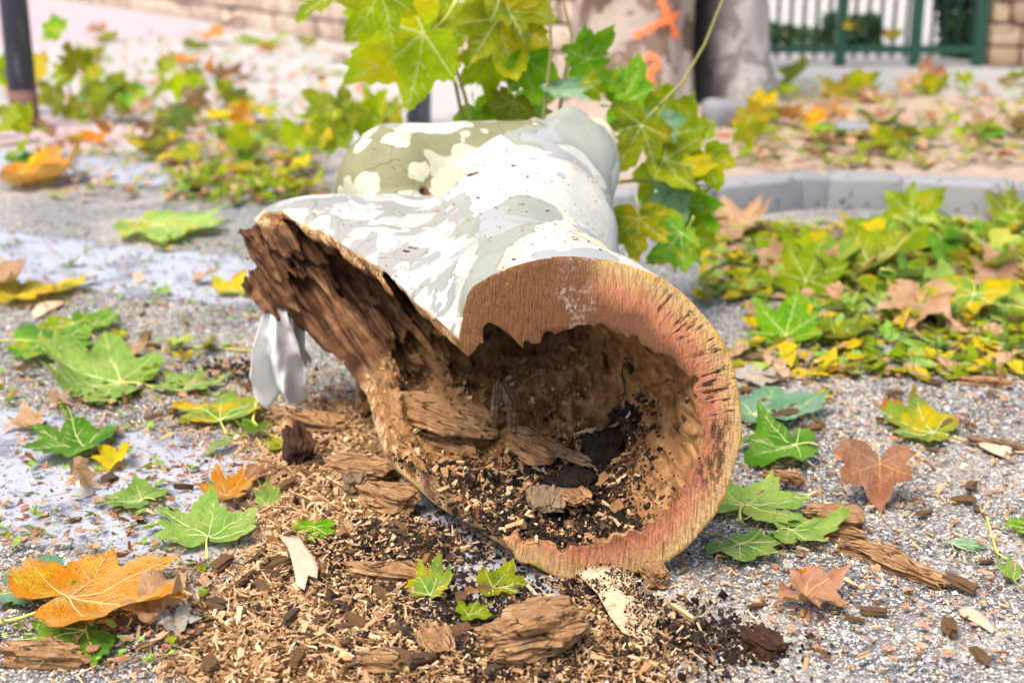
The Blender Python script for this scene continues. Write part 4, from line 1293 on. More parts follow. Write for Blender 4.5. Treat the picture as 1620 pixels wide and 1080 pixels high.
def litter(n, region, kinds, size, group, place, seed, zfun=lambda x, y: 0.003, pile=.03, up=25, petiole=False):
    r = random.Random(seed)
    words = {'green': 'green', 'fresh': 'bright green', 'pale': 'pale green', 'teal': 'blue-green', 'lime': 'yellow-green', 'olive': 'olive', 'yellow': 'yellow', 'mixed': 'green and yellow', 'orange': 'orange', 'tan': 'light brown', 'rust': 'rust brown', 'grey': 'grey'}
    k = 0
    while k < n:
        x0, y0, x1, y1 = region[r.randrange(len(region))]
        px, py = r.uniform(x0, x1), r.uniform(y0, y1)
        g = G(px, py)
        kind = r.choice(kinds)
        me, pm = protos[r.randrange(len(protos))]
        s = size * r.uniform(.65, 1.2)
        o = obj("plane_leaf", me, LM[kind], None, (g[0], g[1], 0), (math.radians(r.gauss(0, up)), math.radians(r.gauss(0, up)), r.uniform(0, 6.28)), (s * r.uniform(.68, 1.1), s, s * r.uniform(.8, 1.6)))
        if me.materials[0] != LM[kind]:
            o.material_slots[0].link = 'OBJECT'; o.material_slots[0].material = LM[kind]
        settle(o, me, zfun(g[0], g[1]) + r.uniform(0, pile))
        if petiole: obj("petiole", pm, pet_mat, o)
        size_w = 'small' if s < size * .83 else 'large' if s > size * 1.03 else 'middling'
        tl = max(abs(o.rotation_euler[0]), abs(o.rotation_euler[1]))
        pose = 'flat' if tl < .2 else 'tilted' if tl < .5 else 'upturned'
        u = (px - min(q[0] for q in region)) / (max(q[2] for q in region) - min(q[0] for q in region))
        v = (py - min(q[1] for q in region)) / (max(q[3] for q in region) - min(q[1] for q in region))
        tipw = ('left', 'near', 'right', 'away')[int(((math.degrees(o.rotation_euler[2]) - 45) % 360) // 90)]
        where = ('left', 'middle', 'right')[min(2, int(u * 3))] + (' back' if v < .5 else ' front')
        tag(o, f"{size_w} {pose} {words[kind]} leaf {place}, {where} tip {tipw}", "leaf", f"leaves {place}")
        k += 1


soil_z = lambda x, y: .075
RK = ['green', 'lime', 'lime', 'pale', 'olive', 'fresh', 'lime', 'tan', 'yellow', 'pale', 'green', 'mixed', 'tan']
litter(78, [(1120, 378, 1640, 430), (1200, 410, 1640, 470), (1400, 372, 1640, 420), (1330, 440, 1640, 520)], RK, .115, "litter", "in the litter before the kerb", 1, pile=.012, up=13, petiole=True)
litter(44, [(1160, 185, 1640, 270), (1290, 230, 1640, 275), (1170, 160, 1330, 240)], ['olive', 'lime', 'green', 'rust', 'orange', 'tan', 'yellow', 'green', 'olive'], .11, "pit", "on the soil bed behind the kerb", 2, soil_z, .015, 16)
litter(16, [(1230, 135, 1640, 185)], ['olive', 'tan', 'lime', 'rust'], .13, "pit", "on the path near the fence", 3, lambda x, y: .012, .01)
litter(46, [(270, 195, 500, 320), (300, 230, 480, 320), (220, 170, 420, 240)], ['lime', 'olive', 'green', 'yellow', 'lime', 'pale', 'mixed'], .10, "left", "in the far left heap", 4, pile=.04, up=20, petiole=True)
litter(26, [(180, 150, 400, 215), (70, 225, 260, 260), (330, 175, 420, 225)], ['rust', 'tan', 'orange', 'olive', 'rust', 'yellow'], .10, "left", "along the left pavement edge", 5, lambda x, y: .012, .012)
litter(17, [(150, 45, 560, 145)], ['orange', 'rust', 'olive', 'lime', 'tan'], .15, "pave", "on the pale pavement by the wall", 6, lambda x, y: .012, .004, 14)
litter(14, [(0, 215, 60, 270), (0, 130, 40, 190), (220, 130, 330, 200)], ['olive', 'green', 'lime'], .125, "bol", "round the left bollard foot", 7, lambda x, y: .015, .05, 35)


litter(22, [(0, 385, 400, 560), (180, 540, 420, 720), (0, 560, 200, 800)], ['pale', 'tan', 'lime', 'olive', 'rust', 'tan', 'yellow'], .05, "left ground", "on the ground left of the log", 8, lambda x, y: .005, .004, 14)

# ---- leaf scraps and small leaves nobody could count, under and between the single leaves
def leaf_scraps(name, n, regions, zf, label, kinds, seed, lo=.012, hi=.045):
    r = np.random.default_rng(seed)
    per = n // len(kinds)
    base = np.array([(0, 0, 0), (-.42, .3, .06), (-.25, .75, .0), (0, 1.0, .10), (.28, .7, .02), (.45, .28, .07), (.05, .45, -.05)])
    bf = np.array([(0, 6, 1), (1, 6, 2), (2, 6, 3), (3, 6, 4), (4, 6, 5), (5, 6, 0)])
    for kd in kinds:
        reg = np.array(regions)[r.integers(0, len(regions), per)]
        px = r.uniform(reg[:, 0], reg[:, 2]); py = r.uniform(reg[:, 1], reg[:, 3])
        g = np.array([G(a, b) for a, b in zip(px, py)])
        s = r.uniform(lo, hi, per)
        V = base[None] * r.uniform(.7, 1.3, (per, 7, 3)) * s[:, None, None]
        yaw = r.uniform(0, 6.28, per); tl = r.normal(0, .35, per)
        x, y, z = V[..., 0], V[..., 1], V[..., 2]
        y2 = y * np.cos(tl)[:, None] - z * np.sin(tl)[:, None]; z2 = y * np.sin(tl)[:, None] + z * np.cos(tl)[:, None]
        X = x * np.cos(yaw)[:, None] - y2 * np.sin(yaw)[:, None]; Yy = x * np.sin(yaw)[:, None] + y2 * np.cos(yaw)[:, None]
        zb = np.array([zf(a, b) for a, b in g[:, :2]]) + r.uniform(0, .012, per)
        z2 = z2 - z2.min(1, keepdims=True)
        W = np.stack([X + g[:, :1], Yy + g[:, 1:2], z2 + zb[:, None]], -1).reshape(-1, 3)
        Fa = (bf[None] + (np.arange(per) * 7)[:, None, None]).reshape(-1, 3)
        me = mesh_np(name, W, Fa)
        tag(obj(name, me, LM[kd]), label % {'lime': 'yellow-green', 'tan': 'light brown', 'rust': 'rust brown', 'mixed': 'green and yellow'}.get(kd, kd), "leaf litter", None, "stuff")


leaf_scraps("leaf_litter", 2600, [(1110, 355, 1640, 480), (1180, 380, 1640, 600)], lambda x, y: .003, "%s leaf scraps between the leaves before the kerb", ['pale', 'lime', 'olive', 'tan', 'yellow'], 41, .012, .055)
leaf_scraps("leaf_litter", 800, [(1130, 150, 1640, 300)], lambda x, y: .07, "%s leaf scraps covering the soil bed behind the kerb", ['olive', 'tan', 'lime', 'rust'], 42, .02, .06)
leaf_scraps("leaf_litter", 1300, [(60, 170, 520, 320), (260, 200, 500, 330)], lambda x, y: .012, "%s leaf scraps in the left heap and along the pavement edge", ['lime', 'olive', 'tan', 'rust'], 43, .015, .05)
leaf_scraps("leaf_litter", 1500, [(0, 380, 400, 700), (0, 350, 420, 640), (0, 380, 400, 800), (0, 800, 330, 1060)], lambda x, y: .004, "tiny %s leaf scraps dotted over the ground left of the log", ['tan', 'rust', 'olive', 'pale'], 44, .006, .02)
leaf_scraps("leaf_litter", 560, [(140, 45, 620, 190), (0, 60, 620, 180)], lambda x, y: .012, "%s leaf scraps scattered over the pale pavement to the wall", ['tan', 'lime', 'rust', 'orange'], 46, .02, .06)
leaf_scraps("leaf_litter", 520, [(1180, 540, 1620, 1060), (1180, 540, 1620, 760)], lambda x, y: .004, "tiny %s leaf scraps dotted over the asphalt right of the log", ['tan', 'tan', 'rust', 'grey'], 45, .005, .018)


# ---- leafy shoots: stems that carry their leaves
def frame(tip, nrm):
    y = Vector(tip).normalized(); z = Vector(nrm); z = (z - y * z.dot(y)).normalized(); x = y.cross(z)
    return Matrix((x, y, z)).transposed()


nt = NT("green_stem", .6, .2)
stem_mat = nt.done(nt.mix(nt.noise(nt.coord(), 30, 4), (.24, .25, .06, 1), (.36, .30, .12, 1)))


def shoot(label, base, stems, leaves, seed, stem_r=.0045):
    root = tag(empty("leafy_shoot", tuple(base)), label, "branch")
    base = Vector(base)
    for st in stems:
        pts = [Vector(PY(*q)) - base for q in st]
        if len(st[0]) == 3: pass
        m = len(pts)
        dense = []
        for i in range(m - 1):
            for t in (0, .33, .66): dense.append(pts[i].lerp(pts[i + 1], t))
        dense.append(pts[-1])
        obj("stem", mesh("stem", *tube(dense, [stem_r * (1 - .6 * i / len(dense)) for i in range(len(dense))], 8)), stem_mat, root)
    r = random.Random(seed)
    for (px, py, Y, wpx, ang, kind, face) in leaves:
        # leaf centre at (px,py,Y); ang = direction of the tip in the picture (0 right, 90 up); face = how squarely it faces us
        L = LeafShape(seed * 31 + int(px), r.uniform(.05, .25), r.uniform(.1, .35), r.uniform(-.1, .15), .08, r.uniform(.15, .35))
        s = wpx * Y / FPX / 1.36 * .84
        a = math.radians(ang)
        tip = Vector((math.cos(a), r.uniform(-.5, .3), math.sin(a)))
        nrm = Vector((r.uniform(-.4, .4), -face, 1 - face + r.uniform(0, .35)))
        M = frame(tip, nrm)
        c = Vector(PY(px, py, Y)) - base - M @ Vector((0, .38 * s, 0))
        o = obj("leaf", L.blade(), LM[kind], root, tuple(c), M.to_euler(), s)
        obj("petiole", L.petiole(.45, r.uniform(-.2, .2), r.uniform(-.1, .1)), pet_mat, o)
        obj("veins", L.veins(.009), vein_mat, o)


shoot("tall leafy shoot with big yellow-green leaves rising behind the log", PY(755, 230, 2.98),
      [[(756, 240, 2.98), (735, 150, 2.98), (712, 80, 2.97), (690, 20, 2.96), (680, -40, 2.95)], [(742, 240, 3.02), (722, 140, 3.02), (703, 60, 3.0), (690, 0, 2.98)]],
      [(622, 88, 2.95, 255, 210, 'lime', .8), (800, 70, 2.98, 175, 285, 'olive', .75), (585, 22, 2.9, 165, 240, 'lime', .6), (492, 0, 2.85, 120, 190, 'lime', .5),
       (825, 8, 3.0, 160, 330, 'olive', .7), (715, 25, 3.0, 130, 120, 'lime', .7), (775, 120, 3.05, 130, 270, 'lime', .8)], 3)
shoot("slender shoot with upright light leaves right of the tall shoot", PY(858, 215, 2.98),
      [[(856, 220, 2.98), (863, 160, 2.98), (872, 80, 2.97), (869, 0, 2.95), (868, -40, 2.95)], [(880, 215, 3.1), (893, 120, 3.1), (905, 60, 3.1), (888, -10, 3.08)]],
      [(835, 120, 3.0, 110, 280, 'fresh', .7), (925, 70, 3.05, 110, 100, 'fresh', .6), (905, 145, 3.0, 130, 0, 'teal', .25), (805, 185, 3.05, 110, 250, 'olive', .8), (765, 190, 3.1, 95, 300, 'fresh', .8),
       (940, 110, 3.1, 100, 60, 'lime', .6), (845, 165, 3.1, 110, 20, 'green', .6)], 5)
shoot("dense leafy shoot crowding the right flank of the log", PY(985, 300, 2.95),
      [[(960, 290, 2.92), (1010, 285, 2.98), (1075, 290, 3.0), (1130, 296, 3.0)], [(970, 260, 2.95), (1000, 210, 3.0), (1040, 170, 3.05), (1080, 130, 3.1), (1115, 70, 3.12), (1147, -10, 3.15)], [(965, 330, 2.9), (1020, 340, 2.95), (1080, 330, 3.0)]],
      [(1010, 150, 3.05, 140, 30, 'fresh', .6), (1000, 225, 2.95, 130, 240, 'olive', .6), (1085, 260, 2.98, 150, 350, 'olive', .5), (1085, 185, 3.08, 130, 70, 'lime', .6), (1035, 215, 3.0, 100, 260, 'teal', .6),
       (1125, 270, 3.05, 110, 290, 'lime', .6), (1060, 330, 2.98, 110, 250, 'teal', .5), (1100, 345, 3.0, 120, 320, 'fresh', .5), (1010, 375, 2.8, 130, 270, 'olive', .6), (1060, 390, 2.85, 120, 230, 'green', .6),
        (1095, 395, 2.95, 110, 300, 'lime', .5),  (1050, 160, 3.12, 90, 80, 'lime', .6), (1095, 310, 3.05, 130, 10, 'lime', .5), (985, 120, 3.1, 110, 120, 'fresh', .6), (1050, 290, 3.05, 110, 300, 'lime', .6)], 9)
shoot("cut twig with dark green leaves leaning behind the left bollard", PY(120, 190, 5.9),
      [[(120, 195, 5.9), (110, 140, 5.92), (105, 80, 5.95)], [(120, 195, 5.9), (165, 160, 5.8), (200, 130, 5.75)]],
      [(118, 88, 5.85, 75, 100, 'olive', .7), (95, 120, 5.95, 70, 200, 'lime', .6), (150, 115, 5.8, 70, 60, 'lime', .5), (190, 125, 5.75, 80, 40, 'green', .4), (180, 155, 5.7, 85, 300, 'olive', .6), (145, 155, 5.75, 70, 250, 'pale', .6),
       (80, 45, 6.0, 55, 160, 'fresh', .6), (85, 165, 5.9, 80, 260, 'olive', .7), (215, 150, 5.7, 60, 340, 'green', .4), (60, 110, 6.0, 60, 200, 'yellow', .6), (120, 180, 5.85, 70, 250, 'olive', .7), (30, 130, 6.05, 70, 200, 'olive', .6)], 12, .006)
shoot("olive yellow leafy twig lying behind the sawn side branch", PY(560, 250, 4.3),
      [[(600, 255, 4.3), (560, 200, 4.3), (530, 165, 4.3)], [(600, 255, 4.3), (610, 190, 4.35), (600, 150, 4.4)]],
      [(548, 165, 4.3, 80, 100, 'olive', .6), (600, 172, 4.35, 90, 60, 'lime', .5), (505, 175, 4.25, 80, 200, 'olive', .6), (522, 225, 4.2, 90, 260, 'lime', .6), (500, 215, 4.2, 60, 230, 'yellow', .6), (575, 195, 4.3, 90, 280, 'lime', .6), (540, 200, 4.25, 90, 250, 'olive', .6), (630, 175, 4.4, 70, 30, 'olive', .6)], 15, .005)
shoot("pair of yellow leaves on a twig at the big tree foot", PY(1180, 225, 4.7),
      [[(1180, 250, 4.7), (1184, 215, 4.7), (1188, 180, 4.7)]],
      [(1190, 178, 4.68, 70, 80, 'yellow', .6), (1182, 215, 4.66, 66, 270, 'lime', .8), (1110, 200, 4.4, 60, 100, 'lime', .7)], 18, .004)
# ------------------------------------------------------------------ loose wood, soil, grit
def crumb_material(name, stops, rough=.9, bump=.6):
    nt = NT(name, rough, .15)
    P = nt.pos()
    v = nt.math('ADD', nt.math('MULTIPLY', nt.attr('rnd'), .8), nt.math('MULTIPLY', nt.noise(P, 90, 4, .65), .3))
    return nt.done(nt.ramp(v, stops), None, nt.bump(nt.noise(P, 400, 3, .6), bump, .002))


tan_mat = crumb_material("wood_crumb", [(.08, (.06, .028, .012, 1)), (.26, (.24, .12, .048, 1)), (.5, (.44, .25, .112, 1)), (.75, (.60, .39, .20, 1)), (1, (.76, .56, .34, 1))])
dark_mat = crumb_material("black_humus", [(.15, (.010, .007, .006, 1)), (.6, (.032, .020, .015, 1)), (.95, (.085, .048, .030, 1))], .7)
grit_mat = crumb_material("pale_grit", [(.10, (.07, .07, .08, 1)), (.35, (.26, .25, .25, 1)), (.6, (.56, .52, .46, 1)), (.8, (.74, .68, .57, 1)), (1, (.86, .82, .74, 1))])
BOXV = np.array(box(0, 0, 0, 1, 1, 1)[0]) * np.array([1, 1, 1]); BOXV[BOXV[:, 1] > 0] *= np.array([.55, 1, .6]); BOXF = np.array(box(0, 0, 0, 1, 1, 1)[1])
OCTV = np.array([(0, 0, .5), (.5, .08, 0), (.05, .5, .04), (-.5, -.06, .03), (-.04, -.5, -.02), (0, .05, -.45)])
OCTF = np.array([(0, 1, 2), (0, 2, 3), (0, 3, 4), (0, 4, 1), (5, 2, 1), (5, 3, 2), (5, 4, 3), (5, 1, 4)])


def rotmats(n, r, tilt):
    yaw = r.uniform(0, 2 * np.pi, n); a = r.normal(0, tilt, n); b = r.normal(0, tilt, n)
    cz, sz, cx, sx, cy, sy = np.cos(yaw), np.sin(yaw), np.cos(a), np.sin(a), np.cos(b), np.sin(b)
    Z0, O1 = np.zeros(n), np.ones(n)
    Rz = np.stack([np.stack([cz, -sz, Z0], 1), np.stack([sz, cz, Z0], 1), np.stack([Z0, Z0, O1], 1)], 1)
    Rx = np.stack([np.stack([O1, Z0, Z0], 1), np.stack([Z0, cx, -sx], 1), np.stack([Z0, sx, cx], 1)], 1)
    Ry = np.stack([np.stack([cy, Z0, sy], 1), np.stack([Z0, O1, Z0], 1), np.stack([-sy, Z0, cy], 1)], 1)
    return Rz @ Rx @ Ry


def scatter(name, bv, bf, pos, scl, r, tilt, material, label, jitter=.18, parent=None):
    n = len(pos)
    V = bv[None] * (1 + r.uniform(-jitter, jitter, (n, len(bv), 3))) + r.uniform(-jitter, jitter, (n, len(bv), 3)) * .35
    V = V * scl[:, None, :]
    V = np.einsum('nij,nkj->nki', rotmats(n, r, tilt), V) + pos[:, None, :]
    Fa = (bf[None] + (np.arange(n) * len(bv))[:, None, None]).reshape(-1, bf.shape[1])
    me = mesh_np(name, V.reshape(-1, 3), Fa, False)
    fattr(me, 'rnd', np.repeat(r.uniform(0, 1, n), len(bv)))
    o = obj(name, me, material)
    return tag(o, label, name.replace('_', ' '), None, "stuff")


def in_poly(x, y, poly):
    c = np.zeros(len(x), bool); j = len(poly) - 1
    for i in range(len(poly)):
        xi, yi, xj, yj = poly[i][0], poly[i][1], poly[j][0], poly[j][1]
        m = ((yi > y) != (yj > y)) & (x < (xj - xi) * (y - yi) / (yj - yi + 1e-12) + xi)
        c ^= m; j = i
    return c


HEAP = [G(*p)[:2] for p in [(430, 660), (560, 640), (585, 700), (600, 790), (700, 870), (830, 945), (940, 970), (1050, 990), (1050, 1090), (280, 1090), (330, 960), (420, 860), (400, 760)]]
BAREP = [G(*p)[:2] for p in [(700, 870), (830, 900), (900, 960), (860, 1000), (720, 1010), (660, 985)]]
HOLE2 = [G(*p)[:2] for p in [(620, 770), (760, 830), (800, 880), (740, 860), (640, 800)]]


def heap_samples(n, r, spread=.05, poly=HEAP):
    P_ = np.array(poly); lo, hi = P_.min(0) - .25, P_.max(0) + .25
    q = r.uniform(lo, hi, (n * 6, 2))
    q = q[in_poly(q[:, 0], q[:, 1], poly)][:n]
    q = q + r.normal(0, spread, q.shape)
    keep = ~(in_poly(q[:, 0], q[:, 1], BAREP) & (r.uniform(0, 1, len(q)) < .85)) & ~(in_poly(q[:, 0], q[:, 1], HOLE2) & (r.uniform(0, 1, len(q)) < .7))
    return q[keep]


def gnoise2(x, y, s, seed=0):
    return np.array([mnoise.noise((a * s, b * s, seed)) for a, b in zip(x, y)])


# low mound the crumbs lie on
gxn, gyn = 150, 130
hx = np.linspace(-.52, .42, gxn); hy = np.linspace(1.30, 2.36, gyn)
HX, HY = np.meshgrid(hx, hy, indexing='ij')
ins = in_poly(HX.ravel(), HY.ravel(), HEAP).reshape(HX.shape).astype(float) * (1 - in_poly(HX.ravel(), HY.ravel(), BAREP).reshape(HX.shape)) * (1 - in_poly(HX.ravel(), HY.ravel(), HOLE2).reshape(HX.shape))
for _ in range(5):
    p_ = np.pad(ins, 2, mode='edge')
    ins = sum(p_[i:i + gxn, j:j + gyn] for i in range(5) for j in range(5)) / 25
nz_ = gnoise2(HX.ravel(), HY.ravel(), 9, 2).reshape(HX.shape) * .6 + gnoise2(HX.ravel(), HY.ravel(), 35, 5).reshape(HX.shape) * .35 + gnoise2(HX.ravel(), HY.ravel(), 110, 7).reshape(HX.shape) * .22
MH = np.clip(ins - .25, 0, 1) * (.016 + .014 * nz_) - .004 + .010 * np.exp(-((HX + .2) ** 2 + (HY - 2.0) ** 2) / .03) * ins


def mound_z(x, y):
    i = np.clip(((np.asarray(x) - hx[0]) / (hx[1] - hx[0])).astype(int), 0, gxn - 1); j = np.clip(((np.asarray(y) - hy[0]) / (hy[1] - hy[0])).astype(int), 0, gyn - 1)
    return np.maximum(MH[i, j], 0) * ((np.asarray(x) > hx[0]) & (np.asarray(x) < hx[-1]))


V = np.stack([HX, HY, MH], -1).reshape(-1, 3)
Fm = np.array([(i * gyn + j, (i + 1) * gyn + j, (i + 1) * gyn + j + 1, i * gyn + j + 1) for i in range(gxn - 1) for j in range(gyn - 1)])
Fm = Fm[(V[Fm][:, :, 2] > -.003).any(1)]
u, inv = np.unique(Fm, return_inverse=True)
me = mesh_np("crumbled_wood_mound", V[u], inv.reshape(Fm.shape))
nt = NT("crumb_bed", .95, .1)
P = nt.pos()
c1 = nt.ramp(nt.noise(P, 120, 6, .75), [(.30, (.05, .022, .010, 1)), (.45, (.19, .085, .03, 1)), (.58, (.33, .165, .065, 1)), (.72, (.50, .29, .13, 1))])
c1 = nt.mix(nt.step(nt.noise(P, 11, 6, .7), .54, .62), c1, (.03, .019, .014, 1))
tag(obj("crumbled_wood_mound", me, nt.done(c1, None, nt.bump(nt.noise(P, 260, 4, .7), 1, .006))), "brown crumbled wood heap spilled below the mouth of the log", "wood crumbs", None, "stuff")

r1 = np.random.default_rng(21)
q = heap_samples(21000, r1, .03)
q2 = heap_samples(9000, r1, .16)
q3 = np.concatenate([r1.normal(0, 1, (4500, 2)) * np.array([.35, .45]) + G(1330, 780)[:2], r1.normal(0, 1, (3500, 2)) * np.array([.35, .4]) + G(170, 720)[:2]])
q = np.concatenate([q, q2, q3]); q = q[(q[:, 1] > 1.32)]
n = len(q)
pos = np.column_stack([q, mound_z(q[:, 0], q[:, 1]) + .002 + r1.uniform(0, .006, n)])
L_ = r1.gamma(1.4, .0018, n) + .0009
scl = np.column_stack([L_ * r1.uniform(.25, .8, n), L_ * r1.uniform(1.0, 2.4, n), L_ * r1.uniform(.2, .5, n) + .0006])
scatter("wood_crumbs", BOXV, BOXF, pos, scl, r1, .5, tan_mat, "tan and brown wood crumbs strewn around the log mouth")
# long thin splinters in the heap
q = np.concatenate([heap_samples(2200, r1, .05), heap_samples(700, r1, .2)]); q = q[q[:, 1] > 1.32]; n = len(q)
pos = np.column_stack([q, mound_z(q[:, 0], q[:, 1]) + r1.uniform(.003, .010, n)])
L_ = r1.gamma(3, .005, n) + .006
scl = np.column_stack([r1.uniform(.001, .0035, n), L_, r1.uniform(.0008, .002, n)])
scatter("wood_splinters", BOXV, BOXF, pos, scl, r1, .28, tan_mat, "thin tan splinters lying in the crumbs below the log mouth", .3)
# fine sawdust
q = np.concatenate([heap_samples(24000, r1, .04), heap_samples(11000, r1, .22)]); q = q[q[:, 1] > 1.32]; n = len(q)
pos = np.column_stack([q, mound_z(q[:, 0], q[:, 1]) + r1.uniform(.001, .005, n)])
s_ = r1.uniform(.001, .0032, n)[:, None] * r1.uniform(.6, 1.4, (n, 3))
scatter("sawdust", OCTV, OCTF, pos, s_, r1, 1.0, tan_mat, "fine tan sawdust dusting the ground around the log")
# black humus: drifts in front of and inside the log
blobs = [(950, 945, .025, 500), (990, 965, .02, 300), (880, 905, .07, 700), (1090, 1005, .045, 750), (1170, 1030, .04, 250), (640, 870, .05, 2400), (600, 910, .06, 1700), (520, 980, .10, 1000), (800, 1000, .06, 1300), (720, 1040, .07, 1000), (740, 960, .045, 600), (860, 1040, .05, 500), (380, 590, .05, 500), (700, 1040, .09, 800), (560, 800, .08, 400), (780, 1010, .06, 500), (480, 720, .05, 300), (960, 1060, .08, 500)]
pp = []
for px, py, sg, m in blobs:
    c = G(px, py)[:2]; pp.append(c + r1.normal(0, 1, (m, 2)) * np.array([sg, sg * .8]))
q = np.concatenate(pp); q = q[q[:, 1] > 1.32]; n = len(q)
pos = np.column_stack([q, mound_z(q[:, 0], q[:, 1]) + r1.uniform(.002, .009, n)])
s_ = (r1.gamma(2, .0018, n) + .0015)[:, None] * r1.uniform(.6, 1.4, (n, 3))
scatter("humus_crumbs", OCTV, OCTF, pos, s_, r1, 1.0, dark_mat, "black crumbly humus drifted on the ground below the log")
# pale grit over the asphalt
q = np.column_stack([r1.uniform(-1.4, 1.5, 90000), 1.35 + r1.beta(1, 1.7, 90000) * 2.4])
q = q[(np.abs(q[:, 0]) < .12 + q[:, 1] * .40)]
clump = gnoise2(q[:, 0], q[:, 1], 4, 9)
q = q[(clump + r1.uniform(-.7, .7, len(q))) > -.25][:42000]; n = len(q)
pos = np.column_stack([q, r1.uniform(.001, .004, n)])
s_ = (r1.gamma(2.5, .0011, n) + .001)[:, None] * r1.uniform(.6, 1.5, (n, 3)) * np.array([1, 1, .7])
scatter("pale_grit", OCTV, OCTF, pos, s_, r1, .8, grit_mat, "pale grit and sawdust specks scattered over the grey asphalt")

# crumbs on the floor of the hollow and on top of the bark
cls0 = fc <= 1
flo = cls0 & (fnor[:, 2] > .35) & (fcen[:, 1] < 2.33) & (fcen[:, 0] > -.28) & (fcen[:, 2] < .24) & (a_cav[LQ].mean(1) > -.012)
fl = fcen[flo]; fln = fnor[flo]
if len(fl) < 50: fl = fcen[cls0]; fln = fnor[cls0]
flp_ = np.where(fl[:, 0] > .13, .25, 1.0) * (fln[:, 2] > .62) * (fl[:, 2] < .15); flp_ /= flp_.sum()
i_ = r1.choice(len(fl), 450, p=flp_); n = 450
pos = fl[i_] + r1.normal(0, .002, (n, 3)) + fln[i_] * r1.uniform(.0, .004, (n, 1))
L_ = r1.gamma(1.8, .0018, n) + .0014
scl = np.column_stack([L_ * r1.uniform(.3, .7, n), L_ * r1.uniform(1.0, 2.4, n), L_ * r1.uniform(.25, .5, n) + .0008])
scatter("hollow_crumbs", BOXV, BOXF, pos, scl, r1, .5, tan_mat, "tan wood crumbs lying on the floor inside the hollow log")
i_ = r1.choice(len(fl), 5000, p=flp_); n = 5000
pos = fl[i_] + r1.normal(0, .003, (n, 3)) + fln[i_] * r1.uniform(.0, .003, (n, 1))
s_ = r1.uniform(.001, .0034, n)[:, None] * r1.uniform(.6, 1.4, (n, 3))
scatter("hollow_dust", OCTV, OCTF, pos, s_, r1, 1.0, tan_mat, "fine tan wood dust coating the floor inside the hollow log")


FZ = np.full((130, 190), np.nan)
_i = ((fl[:, 0] + .30) / .005).astype(int).clip(0, 129); _j = ((fl[:, 1] - 1.65) / .005).astype(int).clip(0, 189)
_o = np.argsort(-fl[:, 2]); FZ[_i[_o], _j[_o]] = fl[_o, 2]
for _ in range(12):
    pz = np.pad(FZ, 1, constant_values=np.nan)
    nb = np.stack([pz[a:a + 130, b:b + 190] for a in range(3) for b in range(3)])
    cnt_ = (~np.isnan(nb)).sum(0)
    FZ = np.where(np.isnan(FZ) & (cnt_ > 0), np.nansum(nb, 0) / np.maximum(cnt_, 1), FZ)
FZ = np.nan_to_num(FZ, nan=.04)


def floor_z(x, y):
    return FZ[((np.asarray(x) + .30) / .005).astype(int).clip(0, 129), ((np.asarray(y) - 1.65) / .005).astype(int).clip(0, 189)]


def on_floor(px, py):
    """floor point of the hollow seen at a photo position"""
    d = ray(px, py); o = np.array([0, 0, CAM_H]); v = fl - o
    d = d / np.linalg.norm(d)
    t = v @ d; off = np.linalg.norm(v - t[:, None] * d, axis=1)
    return fl[off.argmin()]


cl = []
for px, py, sg, hh, m in [(890, 800, .055, .03, 8500), (960, 725, .025, .035, 1800), (800, 775, .05, .018, 4500), (930, 850, .045, .014, 3200), (1010, 650, .03, .012, 500), (740, 745, .035, .010, 1600), (850, 840, .05, .012, 2500)]:
    c = on_floor(px, py)
    qq = r1.normal(0, 1, (m, 2)) * sg
    z = hh * np.exp(-(qq ** 2).sum(1) / (2 * (sg * .8) ** 2)) * r1.uniform(.1, 1, m)
    gxy = c[:2] + qq
    zf = floor_z(gxy[:, 0], gxy[:, 1])
    ok = gxy[:, 1] > 1.715
    cl.append(np.column_stack([gxy, zf + z])[ok])
pos = np.concatenate(cl); n = len(pos)
s_ = (r1.gamma(1.6, .0017, n) + .0012)[:, None] * r1.uniform(.6, 1.4, (n, 3))
scatter("hollow_humus", OCTV, OCTF, pos, s_, r1, 1.0, dark_mat, "black humus heaped on the floor inside the hollow log")
m = int(n * .035); i_ = r1.integers(0, n, m)
L_ = r1.gamma(2.0, .0022, m) + .002
scl = np.column_stack([L_ * r1.uniform(.4, .8, m), L_ * r1.uniform(1.0, 1.8, m), L_ * r1.uniform(.3, .6, m)])
scatter("hollow_flakes", BOXV, BOXF, pos[i_] + np.array([0, 0, .004]), scl, r1, .6, tan_mat, "brown wood flakes mixed into the black humus in the log")
btop = (fc == 3) & (fnor[:, 2] > .6) & (fcen[:, 1] < 2.5)
bt = fcen[btop]; i_ = r1.integers(0, len(bt), 420)
n = 420
L_ = r1.gamma(1.3, .0010, n) + .0008
scl = np.column_stack([L_ * r1.uniform(.4, .9, n), L_ * r1.uniform(1.0, 2.2, n), L_ * r1.uniform(.3, .6, n)])
scatter("bark_dust", BOXV, BOXF, bt[i_] + np.array([0, 0, .001]), scl, r1, .3, tan_mat, "brown specks of sawdust sprinkled over the white bark")


